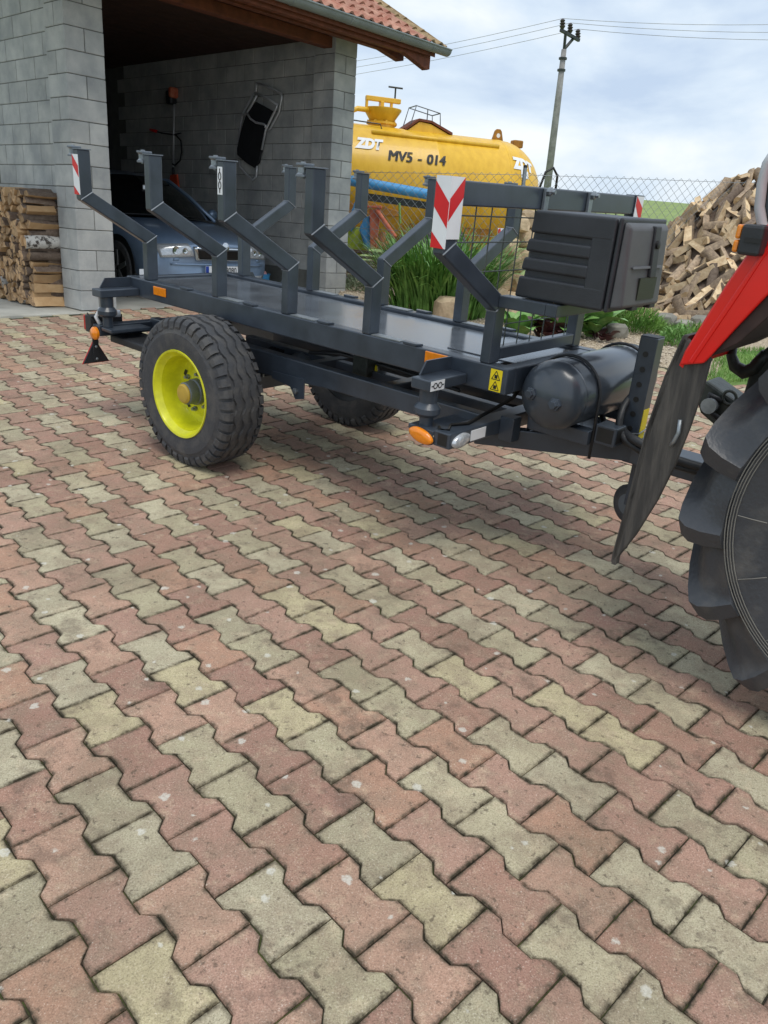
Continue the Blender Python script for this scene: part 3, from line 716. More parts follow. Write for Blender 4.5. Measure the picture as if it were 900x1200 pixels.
# chain pictogram stickers
def chain_icon(par, o3, ux, uy, n3, W, H, links, vertical):
    o3, ux, uy, n3 = map(Vector, (o3, ux, uy, n3)); p = lambda a, b, d: o3 + ux * a + uy * b + n3 * d
    st_ = part(B().prism([p(0, 0, .0006), p(W, 0, .0006), p(W, H, .0006), p(0, H, .0006)], n3 * 0.001), 'sticker', MT['white'], par)
    mb = B(); ln = H if vertical else W; wd = W if vertical else H
    q = (lambda a, b: p(b, a, .0022)) if vertical else (lambda a, b: p(a, b, .0022))
    cs_ = [ln * (i + 1) / (links + 1) for i in range(links)]
    for c in cs_:
        pts = [q(c + math.cos(2 * PI * k / 12) * ln * .13, wd / 2 + math.sin(2 * PI * k / 12) * wd * .26) for k in range(12)]
        mb.tube(pts, 0.0022, 4, closed=True)
    stops = [ln * .06] + sum([[c - ln * .13, c + ln * .13] for c in cs_], []) + [ln * .94]
    for i in range(0, len(stops), 2): mb.tube([q(stops[i], wd / 2), q(stops[i + 1], wd / 2)], 0.0022, 4)
    part(mb, 'chain_print', MT['ink'], st_)
chain_icon(stakes[0.335, True], (0.340, 0.0218, 1.325), (1, 0, 0), (0, 0, 1), (0, -1, 0), 0.032, 0.105, 2, True)
# corner brackets with ball pins
def corner(fc, near, front):
    s_ = 1 if near else -1; la = lambda l: l if near else mu(l)
    lo, hi = sorted((la(0.145), la(0.3845)))
    br = part(B().box((fc - 0.045, lo, 0.722), (fc + 0.045, hi, 0.764)), 'corner_bracket', bevel=0.005)
    g0 = fc - 0.044 if not front else fc - 0.046
    part(B().prism([(g0, la(0.19), 0.7645), (g0, la(0.3845), 0.7645), (g0, la(0.3845), 0.815), (g0, la(0.225), 0.815)], (0.008, 0, 0)), 'gusset', PA, br, bevel=0.001)
    part(B().lathe([(0, 0.036), (0.055, 0.036), (0.062, 0.042), (0.075, 0.052), (0.095, 0.052), (0.108, 0.040), (0.112, 0.027), (0.165, 0.027)], (fc, la(0.205), 0.7215), (0, 0, -1), 24), 'ball_pin', PA, br, smooth=35)
    return br
bf = corner(1.385, True, True); corner(1.385, False, True); corner(-0.89, True, False); corner(-0.89, False, False)
chain_icon(bf, (1.4305, 0.150, 0.724), (0, 1, 0), (0, 0, 1), (1, 0, 0), 0.085, 0.038, 2, False)
# side reflectors and warning sticker
part(B().box((1.215, 0.379, 0.765), (1.345, 0.3845, 0.812)), 'side_reflector', MT['orange'], bevel=0.003)
part(B().box((-0.70, 0.379, 0.752), (-0.585, 0.3845, 0.798)), 'side_reflector', MT['orange'], bevel=0.003)
sk = part(B().box((1.535, 0.3835, 0.722), (1.588, 0.3848, 0.806)), 'warning_sticker', MT['stickyellow'])
mb = B()
for z0 in (0.728, 0.768):
    a, b, c = (1.543, z0), (1.580, z0), (1.5615, z0 + 0.033)
    for p, q in ((a, b), (b, c), (c, a)): mb.bar((p[0], 0.3832, p[1]), (q[0], 0.3832, q[1]), 0.0008, 0.0028, (0, -1, 0) if False else (0, 0, 1) if abs(p[1] - q[1]) < .001 else (1, 0, 0))
    mb.box((1.555, 0.3828, z0 + 0.004), (1.568, 0.3834, z0 + 0.018))
part(mb, 'warning_print', MT['ink'], sk)
# chassis below
def zc(f): return 0.538
for l0 in (0.500, ml(0.500) - 0.06):
    part(B().prism([(-0.93, l0, 0.580), (1.456, l0, 0.580), (1.456, l0, 0.497), (0.55, l0, 0.485), (0.0, l0, 0.452), (-0.93, l0, 0.452)], (0, 0.06, 0)), 'chassis_rail', bevel=0.006)
cb = part(B().box((1.457, 0.165, 0.520), (1.535, ml(0.165), 0.582)), 'front_crossbar', bevel=0.005)
part(B().box((1.478, 0.1642, 0.528), (1.522, 0.17, 0.574)), 'tube_mouth', MT['ink'], cb)
part(B().box((1.33, 0.165, 0.555), (1.456, 0.262, 0.575)), 'pin_plate', bevel=0.004); part(B().box((1.33, mu(0.262), 0.555), (1.456, mu(0.165), 0.575)), 'pin_plate', bevel=0.004)
part(B().box((1.30, 0.262, 0.53), (1.456, 0.50, 0.545)), 'outrigger_plate'); part(B().box((1.30, ml(0.5), 0.53), (1.456, ml(0.262), 0.545)), 'outrigger_plate')
def oval(o3, ux, uy, n3, a, b, d, name, mt, par):
    o3, ux, uy, n3 = map(Vector, (o3, ux, uy, n3)); mb = B(); n = 24; R3 = []
    for k, s_ in ((0, 1.0), (0.6 * d, 0.98), (0.95 * d, 0.80), (1.1 * d, 0.4)): R3.append([o3 + n3 * k + ux * math.cos(2 * PI * i / n) * a * s_ + uy * math.sin(2 * PI * i / n) * b * s_ for i in range(n)])
    for r in R3: mb.v += r
    for i in range(3):
        for k in range(n): mb.f.append([i * n + k, i * n + (k + 1) % n, (i + 1) * n + (k + 1) % n, (i + 1) * n + k]); mb.mi.append(0)
    mb.f.append([3 * n + k for k in range(n)]); mb.mi.append(0)
    return part(mb, name, mt, par, smooth=50)
sl_ = oval((1.405, 0.160, 0.546), (1, 0, -0.15), (0, 0, 1), (0, -1, 0), 0.058, 0.028, 0.018, 'side_marker_lamp', MT['orange'], cb)
oval((1.405, 0.1635, 0.546), (1, 0, -0.15), (0, 0, 1), (0, -1, 0), 0.062, 0.032, 0.006, 'lamp_base', MT['black'], sl_)
fl_ = oval((1.5355, 0.232, 0.548), (0, 1, 0.1), (0, 0, 1), (1, 0, 0), 0.055, 0.027, 0.016, 'front_lamp', MT['clear'], cb)
part(B().box((1.5352, 0.30, 0.53), (1.538, 0.40, 0.572)), 'white_reflector', MT['white'], cb)
# rear crossbar with lamps
rb = part(B().box((-0.99, 0.165, 0.50), (-0.915, ml(0.165), 0.56)), 'rear_crossbar', bevel=0.005)
part(B().box((-0.905, 0.17, 0.535), (-0.80, 0.42, 0.555)), 'pin_plate', bevel=0.004); part(B().box((-0.905, mu(0.42), 0.535), (-0.80, mu(0.17), 0.555)), 'pin_plate', bevel=0.004)
part(B().box((-0.96, 0.25, 0.455), (-0.55, 0.45, 0.498)), 'rear_guard', MT['black'], bevel=0.01)
for near in (True, False):
    la = (lambda l: l) if near else ml
    def bb(a, b): 
        l0, l1 = sorted((la(a[1]), la(b[1]))); return B().box((a[0], l0, a[2]), (b[0], l1, b[2]))
    tl = part(bb((-1.085, 0.175, 0.50), (-1.02, 0.375, 0.595)), 'tail_lamp', MT['black'], rb, bevel=0.004)
    part(bb((-1.112, 0.18, 0.505), (-1.086, 0.30, 0.59)), 'tail_lens', MT['redlens'], tl, bevel=0.004)
    part(bb((-1.112, 0.302, 0.505), (-1.086, 0.37, 0.59)), 'indicator_lens', MT['orange'], tl, bevel=0.004)
    part(bb((-1.02, 0.23, 0.53), (-0.99, 0.27, 0.56)), 'lamp_arm', PA, rb)
    il = part(B().lathe([(0, 0.02), (0.004, 0.036), (0.018, 0.036), (0.028, 0.026), (0.032, 0.0)], (-0.945, la(0.164), 0.515), (0, -1 if near else 1, 0), 20), 'side_lamp', MT['orange'], rb, smooth=40)
    f0 = -0.965; lt = la(0.155)
    tri = [(f0, lt, 0.487), (f0, lt - 0.085, 0.345), (f0, lt + 0.085, 0.345)]
    tb = part(B().prism(tri, (0.006, 0, 0)), 'triangle_reflector', MT['redlens'], rb, bevel=0.002)
    c_ = Vector((f0, lt, 0.392)); part(B().prism([c_ + (Vector(p) - c_) * 0.93 for p in tri], (0.011, 0, 0)), 'triangle_back', MT['black'], tb, bevel=0.002)
    tabm = part(B().box((f0 + 0.0115, lt - 0.018, 0.355), (f0 + 0.018, lt + 0.018, 0.50)), 'triangle_bracket', MT['black'], tb, bevel=0.002)
    for z in (0.37, 0.44): part(B().lathe([(0, 0.008), (0.004, 0.008), (0.006, 0.004)], (f0 + 0.0185, lt, z), (1, 0, 0), 8), 'rivet', MT['steel'], tb)
part(B().tube([(-0.95, 0.19, 0.56), (-0.97, 0.18, 0.60), (-0.955, 0.20, 0.645), (-0.92, 0.235, 0.655), (-0.90, 0.26, 0.62)], 0.011, 8), 'hand_grip', MT['white'], rb, smooth=True)
part(B().lathe([(0, 0.02), (0.07, 0.02)], (-0.985, 0.26, 0.61), (0.3, 1, 0), 12), 'cable_plug', MT['white'], rb, smooth=40)
part(B().tube([(-1.02, 0.21, 0.56), (-1.03, 0.17, 0.60), (-0.99, 0.14, 0.62), (-0.96, 0.16, 0.575), (-0.99, 0.15, 0.535), (-1.03, 0.19, 0.52)], 0.004, 6), 'cable', MT['ink'], rb, smooth=True)
# axle, springs, brake chambers
part(B().bar((-0.085, 0.30, 0.369), (-0.085, ml(0.30), 0.369), 0.075, 0.075), 'axle', bevel=0.006)
for l in (0.53, ml(0.53)):
    part(B().box((-0.21, l - 0.035, 0.408), (-0.02, l + 0.035, 0.492)), 'axle_clamp', bevel=0.004)
    ax = part(B().prism([(0.16, l - 0.037, 0.492), (0.40, l - 0.037, 0.500), (0.40, l - 0.037, 0.40), (0.34, l - 0.037, 0.385), (0.30, l - 0.037, 0.44), (0.16, l - 0.037, 0.455)], (0, 0.008, 0)), 'hanger_plate', bevel=0.002)
    part(B().lathe([(0, 0.016), (0.012, 0.016), (0.014, 0.008)], (0.345, l - 0.038, 0.43), (0, -1, 0), 6), 'bolt', MT['steel'], ax)
for l in (0.70, ml(0.70)):
    bc = part(B().lathe([(0, 0.03), (0.02, 0.055), (0.06, 0.058), (0.065, 0.063), (0.075, 0.063), (0.08, 0.058), (0.12, 0.05), (0.14, 0.02)], (0.10, l, 0.50), (1, 0, 0.05), 18), 'brake_chamber', MT['hub'], smooth=35)
    part(B().lathe([(0, 0.012), (0.11, 0.012)], (0.0, l, 0.495), (1, 0, 0.05), 8), 'push_rod', MT['steel'], bc)
part(B().tube([(0.25, 0.75, 0.50), (0.5, 0.8, 0.52), (0.8, 0.78, 0.50), (1.1, 0.8, 0.53), (1.45, 0.8, 0.56)], 0.012, 8), 'air_line', MT['black'], smooth=True)
part(B().tube([(0.62, 0.72, 0.47), (0.66, 0.72, 0.50), (0.67, 0.72, 0.56), (0.65, 0.73, 0.61)], 0.008, 6), 'yellow_hose', MT['stickyellow'], smooth=True)
vb = part(B().box((0.56, 0.66, 0.54), (0.66, 0.76, 0.64)), 'valve_block', MT['grease'], bevel=0.01)
for f in (0.35, 0.85): part(B().box((f, 0.561, 0.52), (f + 0.06, ml(0.561), 0.575)), 'chassis_cross_tube', bevel=0.004)
for l in (0.70, 0.90): part(B().box((-0.30, l, 0.505), (1.456, l + 0.05, 0.572)), 'inner_spar', bevel=0.004)
for f in (-0.36, 0.20, 1.10): part(B().box((f, 0.561, 0.47), (f + 0.07, ml(0.561), 0.503)), 'chassis_cross_tube', bevel=0.004)
for l in (0.62, ml(0.62)):
    sp = part(B().prism([(-0.50, l, 0.47), (-0.085, l, 0.445), (0.34, l, 0.47), (0.34, l, 0.45), (-0.085, l, 0.41), (-0.50, l, 0.45)], (0, 0.05, 0)), 'leaf_spring', MT['black'], bevel=0.003)
    for f in (-0.13, -0.05): part(B().tube([(f, l - 0.004, 0.40), (f, l - 0.004, 0.50)], 0.008, 6), 'spring_bolt', MT['steel'], sp)
be = B().lathe([(0, .05)] + [(0.012 * i + .006, .05 if i % 2 else .038) for i in range(8)] + [(.10, .03)], (0.02, 0.70, 0.505), (-1, 0, 0), 18)
part(be, 'rubber_bellows', MT['black'], smooth=30)
part(B().lathe([(0, .045), (.02, .05), (.16, .05), (.18, .04)], (0.50, 0.78, 0.62), (0, 1, 0), 18), 'brake_valve', MT['grease'], smooth=35)
part(B().tube([(0.30, 0.62, 0.60), (0.48, 0.66, 0.625), (0.62, 0.74, 0.60), (0.85, 0.70, 0.61), (1.20, 0.68, 0.60)], 0.010, 8), 'air_line', MT['black'], smooth=True)
# V drawbar
NA = [(1.33, 0.52), (1.72, 0.58), (2.02, 0.765)]
for near in (True, False):
    la = (lambda l: l) if near else ml
    pr = [(1.43, la(0.49), 0.452), (2.0, la(0.765), 0.480), (2.0, la(0.765), 0.562), (1.43, la(0.49), 0.53)]
    part(B().prism(pr, (0.0, 0.065 if near else -0.065, 0)), 'drawbar_arm', bevel=0.005)
    part(B().box(*[tuple(x) for x in zip(*[sorted(p) for p in zip((1.536, la(0.50), 0.50), (1.60, la(0.56), 0.60))])]), 'riser', bevel=0.003)
part(B().box((1.96, 0.762, 0.472), (2.72, ml(0.762), 0.555)), 'tongue', bevel=0.006)
part(B().prism([(1.62, 0.60, 0.545), (1.62, ml(0.60), 0.545), (2.05, ml(0.77), 0.570), (2.05, 0.77, 0.570)], (0, 0, 0.008)), 'drawbar_plate', bevel=0.002)
part(B().lathe([(0, 0.05), (0.03, 0.062), (0.06, 0.05)], (2.76, LC, 0.485), (0, 0, 1), 18), 'drawbar_eye', MT['grease'], smooth=40)
# air tank with straps
TZ = 0.735; TR = 0.132; tk = []
for i in range(9): a = PI / 2 * i / 8; tk.append((0.415 + 0.085 * (1 - math.cos(a)) , TR * math.sin(a) if i else 0.0))
tk += [(0.51, TR + 0.0015), (0.515, TR - 0.0015), (0.52, TR)]
tk += [(ml(a), r) for a, r in reversed(tk)]
tank = part(B().lathe(tk, (1.755, 0, TZ), (0, 1, 0), 48), 'air_tank', MT['tankpaint'], smooth=40)
for df, dz in ((-0.055, 0.005), (0.05, -0.012)):
    part(B().lathe([(0, 0.026), (0.022, 0.025), (0.0225, 0.017), (0.034, 0.016)], (1.755 + df, 0.434, TZ + dz), (0, -1, 0), 6), 'plug', PA, tank, bevel=0.002)
for l in (0.60, 1.06):
    a0 = [(-0.1 + i / 16 * (PI + 0.2)) for i in range(17)]
    pts = [(1.755 + 0.140 * math.cos(a), l, TZ + 0.140 * math.sin(a)) for a in a0]
    pts = [(1.755 + 0.142, l, 0.50)] + pts + [(1.755 - 0.142, l, 0.50)]
    part(B().tube(pts, 0.0065, 8), 'strap', MT['black'], tank, smooth=True)
    sd_ = part(B().box((1.62, l - 0.03, 0.555), (1.89, l + 0.03, 0.612)), 'tank_saddle', bevel=0.004)
part(B().box((1.82, 0.70, 0.805), (1.84, 0.78, 0.812)), 'tank_label', MT['hub'], tank)
# adjustable stand tube with holes
stn = part(B().box((1.945, 0.735, 0.565), (2.015, 0.805, 0.975)), 'stand_tube', bevel=0.006)
for i in range(6):
    z = 0.62 + i * 0.058
    part(B().lathe([(0, 0.011), (0.0012, 0.011)], (1.98, 0.7342, z), (0, -1, 0), 14), 'pin_hole', MT['ink'], stn)
part(B().box((1.9465, 0.7365, 0.9752), (2.0135, 0.8035, 0.976)), 'tube_mouth', MT['ink'], stn)
sk = part(B().box((2.0155, 0.745, 0.58), (2.017, 0.795, 0.70)), 'warning_sticker', MT['stickyellow'], stn)
sc_ = part(B().box((1.90, 0.60, 0.566), (1.985, 0.685, 0.642)), 'hose_socket', bevel=0.004)
part(B().box((1.9852, 0.612, 0.578), (1.9862, 0.673, 0.632)), 'socket_mouth', MT['ink'], sc_); part(B().box((1.910, 0.5988, 0.578), (1.975, 0.5998, 0.632)), 'socket_mouth', MT['ink'], sc_)
for i, pts in enumerate(([(1.80, 1.1, 0.62), (1.90, 0.95, 0.60), (1.96, 0.72, 0.61), (2.05, 0.66, 0.60), (2.2, 0.70, 0.56), (2.42, 0.76, 0.55), (2.6, 0.8, 0.62)],
    [(1.85, 1.0, 0.80), (1.93, 0.90, 0.78), (1.95, 0.70, 0.70), (1.99, 0.66, 0.60), (2.15, 0.70, 0.54), (2.35, 0.75, 0.535), (2.6, 0.78, 0.60)],
    [(1.78, 0.9, 0.60), (1.9, 0.72, 0.60), (2.0, 0.70, 0.57), (2.25, 0.73, 0.525), (2.5, 0.77, 0.535)])):
    sp_ = []
    for j in range(len(pts) - 1):
        for k in range(4):
            u = k / 4; p0 = Vector(pts[max(j - 1, 0)]); p1 = Vector(pts[j]); p2 = Vector(pts[j + 1]); p3 = Vector(pts[min(j + 2, len(pts) - 1)])
            sp_.append(0.5 * ((2 * p1) + (p2 - p0) * u + (2 * p0 - 5 * p1 + 4 * p2 - p3) * u * u + (3 * p1 - p0 - 3 * p2 + p3) * u ** 3))
    part(B().tube(sp_, (0.017, 0.014, 0.012)[i], 8), 'air_hose', MT['black'], smooth=True)
part(B().tube([(1.94, 0.728, 0.615), (1.98, 0.728, 0.60), (2.022, 0.728, 0.61), (2.022, 0.812, 0.62), (1.94, 0.812, 0.62), (1.938, 0.728, 0.615)], 0.003, 6), 'wire_tie', MT['steel'], stn)
cable = [(1.44, 0.22, 0.578), (1.47, 0.18, 0.583), (1.50, 0.20, 0.585), (1.47, 0.25, 0.588), (1.50, 0.32, 0.590), (1.49, 0.42, 0.60), (1.50, 0.52, 0.625), (1.53, 0.58, 0.66), (1.56, 0.60, 0.73)]
part(B().tube(cable, 0.006, 6), 'lamp_cable', MT['ink'], cb, smooth=True)
part(B().tube([(a, b + 0.012, c - 0.004) for a, b, c in cable[3:]], 0.005, 6), 'lamp_cable', MT['ink'], cb, smooth=True)
jw = part(B().lathe([(-0.03, 0.02), (-0.03, 0.05), (-0.028, 0.075), (-0.02, 0.085), (0.02, 0.085), (0.028, 0.075), (0.03, 0.05), (0.03, 0.02)], (1.99, 0.90, 0.26), (0.35, 1, 0), 26), 'jockey_wheel', MT['rubber'], smooth=35)
part(B().lathe([(-0.032, 0.0), (-0.032, 0.045), (0.032, 0.045), (0.032, 0.0)], (1.99, 0.90, 0.26), (0.35, 1, 0), 20), 'rim', MT['hub'], jw, smooth=35)
part(B().box((1.97, 0.86, 0.26), (2.01, 0.94, 0.475)), 'fork', PA, jw, bevel=0.004)

# wheels
def wheel(lc, sgn):
    """lc: centre plane; sgn -1: outer side faces -l"""
    Wd = 0.122; hz_ = 0.369; kw = Wd / 0.150; mr = lambda r: 0.213 + (r - 0.205) * 0.775
    o3 = (-0.085, lc, hz_); ax = (0, sgn, 0)
    prof = [(-Wd, 0.205), (-Wd * 1.03, 0.235), (-Wd * 1.06, 0.285), (-Wd * 1.03, 0.335), (-Wd * 0.93, 0.378), (-Wd * 0.78, 0.400), (-Wd * 0.4, 0.405), (0, 0.406), (Wd * 0.4, 0.405), (Wd * 0.78, 0.400), (Wd * 0.93, 0.378), (Wd * 1.03, 0.335), (Wd * 1.045, 0.322), (Wd * 1.055, 0.320), (Wd * 1.06, 0.285), (Wd * 1.03, 0.235), (Wd, 0.205)]
    ty = part(B().lathe([(a, mr(r)) for a, r in prof], o3, ax, 72, ref=(1, 0, 0), cap=False), 'wheel', MT['rubber'], smooth=30)
    ty['label'] = 'agricultural implement wheel with a ribbed tyre and yellow rim'
    # zigzag tread ribs
    mb = B(); n = 84; A_ = Vector(ax); X = Vector((1, 0, 0)); Y = A_.cross(X); O = Vector(o3)
    def pp(a, r, th): return O + A_ * a + (X * math.cos(th) + Y * math.sin(th)) * r
    for c0, wd, top in ((-0.052, 0.028, 0.4175), (-0.0, 0.030, 0.4195), (0.052, 0.028, 0.4175)):
        b = len(mb.v)
        for k in range(n):
            th = 2 * PI * k / n; zz = 0.007 * (1 if (k // 2) % 2 else -1)
            for a, r in ((-wd / 2 - 0.003, 0.402), (-wd / 2, top), (wd / 2, top), (wd / 2 + 0.003, 0.402)): mb.v.append(pp(c0 + a + zz, mr(r), th))
        for k in range(n):
            j = (k + 1) % n
            for i in range(3): mb.f.append([b + k * 4 + i, b + k * 4 + i + 1, b + j * 4 + i + 1, b + j * 4 + i]); mb.mi.append(0)
    part(mb, 'tread_rib', MT['rubber'], ty, smooth=25)
    nb = 42
    for s_ in (-1, 1):
        mb = B()
        for k in range(nb):
            t0 = 2 * PI * (k + 0.12) / nb; t1 = 2 * PI * (k + 0.80) / nb; dn = 0.045 if k % 2 else 0.03
            q = []
            for th in (t0, t1):
                q.append([pp(s_ * a * kw, mr(r), th) for a, r in ((0.094 + (0.006 if th == t0 else 0), 0.400), (0.096 + (0.006 if th == t0 else 0), 0.4165), (0.128, 0.4135), (0.149, 0.392), (0.156, 0.392 - dn), (0.15, 0.345))])
            mb.grid(q)
            for e in q: mb.poly(e if s_ > 0 else list(reversed(e)))
        part(mb, 'shoulder_lug', MT['rubber'], ty)
    # rim: dished disc
    rp = [(Wd * 1.01, 0.203), (Wd * 1.05, 0.214), (Wd * 1.0, 0.216), (Wd * 1.06, 0.214), (Wd * 1.04, 0.205), (Wd * 0.9, 0.196), (Wd * 0.80, 0.184), (0.055, 0.178), (0.015, 0.172), (-0.004, 0.160), (-0.008, 0.130), (0.008, 0.105), (0.012, 0.07), (0.012, 0.0)]
    rim = part(B().lathe([(a, r * 1.03) for a, r in rp], o3, ax, 56, ref=(1, 0, 0), cap=False), 'rim', MT['yellow'], ty, smooth=35)
    part(B().lathe([(-0.118, 0.212), (-0.10, 0.19), (-0.09, 0.0)], o3, ax, 40, cap=False), 'brake_drum', MT['black'], ty, smooth=35)
    hub = part(B().lathe([(0.012, 0.068), (0.035, 0.066), (0.04, 0.060), (0.088, 0.056), (0.092, 0.050)], o3, ax, 28), 'hub', MT['hub'], ty, smooth=35)
    part(B().lathe([(0.0925, 0.050), (0.098, 0.050), (0.106, 0.042), (0.108, 0.0)], o3, ax, 28), 'hub_cap', MT['yellowdirty'], ty, smooth=35)
    for k in range(6):
        th = 2 * PI * k / 6 + 0.35; c_ = pp(0.010, 0.095, th)
        part(B().lathe([(0, 0.013), (0.014, 0.013), (0.0145, 0.008), (0.028, 0.008)], c_, ax, 6), 'wheel_nut', MT['steel'], ty)
    for k in range(5):
        th = 2 * PI * k / 5 + 0.1
        pl_ = [pp(-0.0045, 0.132, th + d) for d in (-0.16, 0.16)] + [pp(-0.0022, 0.150, th + d) for d in (0.1, -0.1)]
        part(B().poly(pl_), 'rim_slot', MT['ink'], ty)
    return ty
wheel(0.225, -1); wheel(ml(0.225), 1)

# ------------------------------------------------------------------ the tractor (same axes as the trailer)
T_I = T_M.inverted()
def onl(x, y, l):            # a pixel's ray met with the plane l = const in the trailer's frame -> (f, l, z)
    o = T_I @ CAM; d = T_I.to_3x3() @ ray(x, y); return o + d * ((l - o.y) / d.y)
tc_ = empty('tractor', T_M); tag(tc_, 'red tractor rear with big lugged tyre and black mudguard flap', 'tractor')
def tp(mb, name, mt, parent=None, **k): return mb.build(name, mt, parent or tc_, **k)
WCf, WCz, TRR = 3.06, 0.65, 0.65; lc = 0.295; hw = 0.165
prof = [(-hw * 0.9, 0.36), (-hw * 1.0, 0.43), (-hw * 1.03, 0.49), (-hw * 0.80, 0.512), (-hw * 0.66, 0.54), (-hw * 0.4, 0.56), (0, 0.565), (hw * 0.4, 0.56), (hw * 0.66, 0.54), (hw * 0.80, 0.512), (hw * 1.03, 0.49), (hw * 1.0, 0.43), (hw * 0.9, 0.36)]
AXV = Vector((0, -1, 0)); OV = Vector((WCf, lc, WCz))
def q_(a, r, th): return OV + AXV * a + Vector((math.cos(th), 0, math.sin(th))) * r
tw = tp(B().lathe(prof, OV, AXV, 90, ref=(1, 0, 0), cap=False), 'rear_tyre', MT['trubber'], smooth=40)
NL = 15
for k in range(NL):
    for side in (1, -1):
        th0 = 2 * PI * (k + (0.5 if side < 0 else 0)) / NL + 0.10
        st_ = []
        #        a (across), a of the gap floor, R top, R of the gap floor, angle offset
        for a, ab, rt, rb, da in ((-0.012, -0.012, 0.650, 0.590, -0.01), (0.06, 0.058, 0.651, 0.590, 0.11), (0.115, 0.106, 0.649, 0.578, 0.20), (0.154, 0.128, 0.642, 0.562, 0.255), (0.170, 0.134, 0.615, 0.545, 0.28), (0.1745, 0.146, 0.568, 0.525, 0.295), (0.1750, 0.168, 0.510, 0.504, 0.30)):
            t_ = th0 + da; row = []
            for dt, k, sh in ((-.335, -.12, 0), (-.22, .04, 0), (-.13, .12, 0), (-.06, .32, 0), (-.022, .55, 0), (-.004, 1.0, 0), (.082, .94, .014), (.088, -.12, 0)):
                k2 = max(0, k); row.append(q_(side * (ab + (a - ab) * k2 - (.012 if k < 0 else 0) - (sh if a > .1 else 0)), rb + (rt - rb) * k2 - (.012 if k < 0 else 0), t_ + dt))
            st_.append(row)
        mb = B().grid(st_); mb.poly(st_[0]); mb.poly(list(reversed(st_[-1])))
        tp(mb, 'lug', MT['trubber'], tw, smooth=33)
for r in (0.474, 0.482, 0.490, 0.498):
    tp(B().tube([q_(0.1715, r, 2 * PI * i / 80) for i in range(80)], 0.0018, 5, closed=True), 'sidewall_ring', MT['ringline'], tw, smooth=True)
for i in range(15):
    th = 2 * PI * i / 15 + 0.25
    tp(B().tube([q_(0.169, 0.39, th), q_(0.1725, 0.43, th), q_(0.1715, 0.47, th)], 0.0016, 4), 'mould_line', MT['ringline'], tw)
rm = tp(B().lathe([(0.148, 0.36), (0.155, 0.372), (0.160, 0.37), (0.150, 0.35), (0.09, 0.335), (0.02, 0.325), (0.0, 0.28), (0.0, 0.0)], OV, AXV, 60, ref=(1, 0, 0), cap=False), 'rim', MT['white'], tw, smooth=35)
tp(B().lathe([(0, 0.14), (0.05, 0.13), (0.08, 0.08), (0.10, 0.0)], OV, AXV, 30), 'hub', MT['tred'], tw, smooth=35)
tp(B().bar((3.06, 0.45, 0.65), (3.06, 1.1, 0.65), 0.22, 0.24), 'axle_housing', MT['grease'], bevel=0.03)
tp(B().prism([(2.85, 0.70, 0.50), (2.80, 0.70, 0.80), (2.95, 0.70, 0.98), (3.3, 0.70, 1.0), (3.5, 0.70, 0.85), (4.2, 0.70, 0.85), (4.2, 0.70, 0.5), (3.5, 0.70, 0.45)], (0, 0.26, 0)), 'transmission', MT['grease'], bevel=0.04)
LP = 0.15
def poly_px(pts, l): return [onl(x, y, l) for x, y in pts]
red = [(796, 428), (803, 411), (850, 335), (900, 262), (960, 175), (1030, 110), (1030, 215), (960, 275), (900, 345), (862, 385), (832, 418), (824, 426)]
fn = tp(B().prism(poly_px(red, LP), (0, 0.014, 0)), 'fender', MT['tred'], bevel=0.005)
# raised bead on the red panel and the arched skin running inwards
tp(B().prism(poly_px([(806, 424), (860, 344), (906, 276), (970, 190), (973, 193), (909, 280), (864, 349), (811, 427)], LP - 0.004), (0, 0.006, 0)), 'bead', MT['tred'], fn, bevel=0.003)
edge = poly_px([(796, 428), (803, 411), (850, 335), (900, 262), (960, 175), (1030, 110)], LP + 0.0145)
inn = [p + Vector((0.012, 0, -0.006)) for p in edge]
mb = B()
for i in range(len(edge) - 1): mb.prism([edge[i], edge[i + 1], inn[i + 1], inn[i]], (0, 0.44, 0))
tp(mb, 'fender_skin', MT['tred'], fn)
und = poly_px([(832, 418), (862, 385), (900, 345), (960, 275), (1030, 215), (1030, 262), (960, 318), (900, 372), (868, 400), (862, 404)], LP + 0.0145)
tp(B().prism(und, (0, 0.42, 0)), 'fender_inner', MT['under'], fn, bevel=0.004)
e_ = edge[-1]; th_e = math.atan2(e_.z - WCz, e_.x - WCf); r_e = math.hypot(e_.z - WCz, e_.x - WCf); mb = B()
arc = [(th_e + (math.radians(25) - th_e) * k / 14, r_e + (0.80 - r_e) * min(1, k / 9)) for k in range(15)]
for (t0, r0), (t1, r1) in zip(arc, arc[1:]):
    c0, c1 = Vector((math.cos(t0), 0, math.sin(t0))), Vector((math.cos(t1), 0, math.sin(t1))); o_ = Vector((WCf, LP, WCz))
    mb.prism([o_ + c0 * r0, o_ + c1 * r1, o_ + c1 * (r1 - .018), o_ + c0 * (r0 - .018)], (0, 0.455, 0))
    mb.prism([o_ + c0 * (r0 - .018), o_ + c1 * (r1 - .018), o_ + c1 * (r1 - .075), o_ + c0 * (r0 - .075)], (0, 0.014, 0))
tp(mb, 'fender_arch', MT['tred'], fn, smooth=30)
fl = [(800, 392), (778, 440), (757, 500), (735, 583), (717, 648), (715, 660), (721, 657), (745, 627), (770, 587), (790, 547), (808, 502), (824, 455), (833, 420)]
fp = poly_px(fl, LP + 0.016)
flap = tp(B().prism(fp, (0, 0.018, 0)), 'mudguard_flap', MT['flap'], bevel=0.006)
le = fp[:6]; mb = B()
for i in range(5):
    a, b = le[i], le[i + 1]; d = Vector((0.014, 0, 0)); 
    mb.prism([a + d * .3, b + d * .3, b + d * 1.3, a + d * 1.3], (0, (0.34, 0.26, 0.16, 0.08, 0.03)[i], 0))
tp(mb, 'flap_skin', MT['flap'], flap)
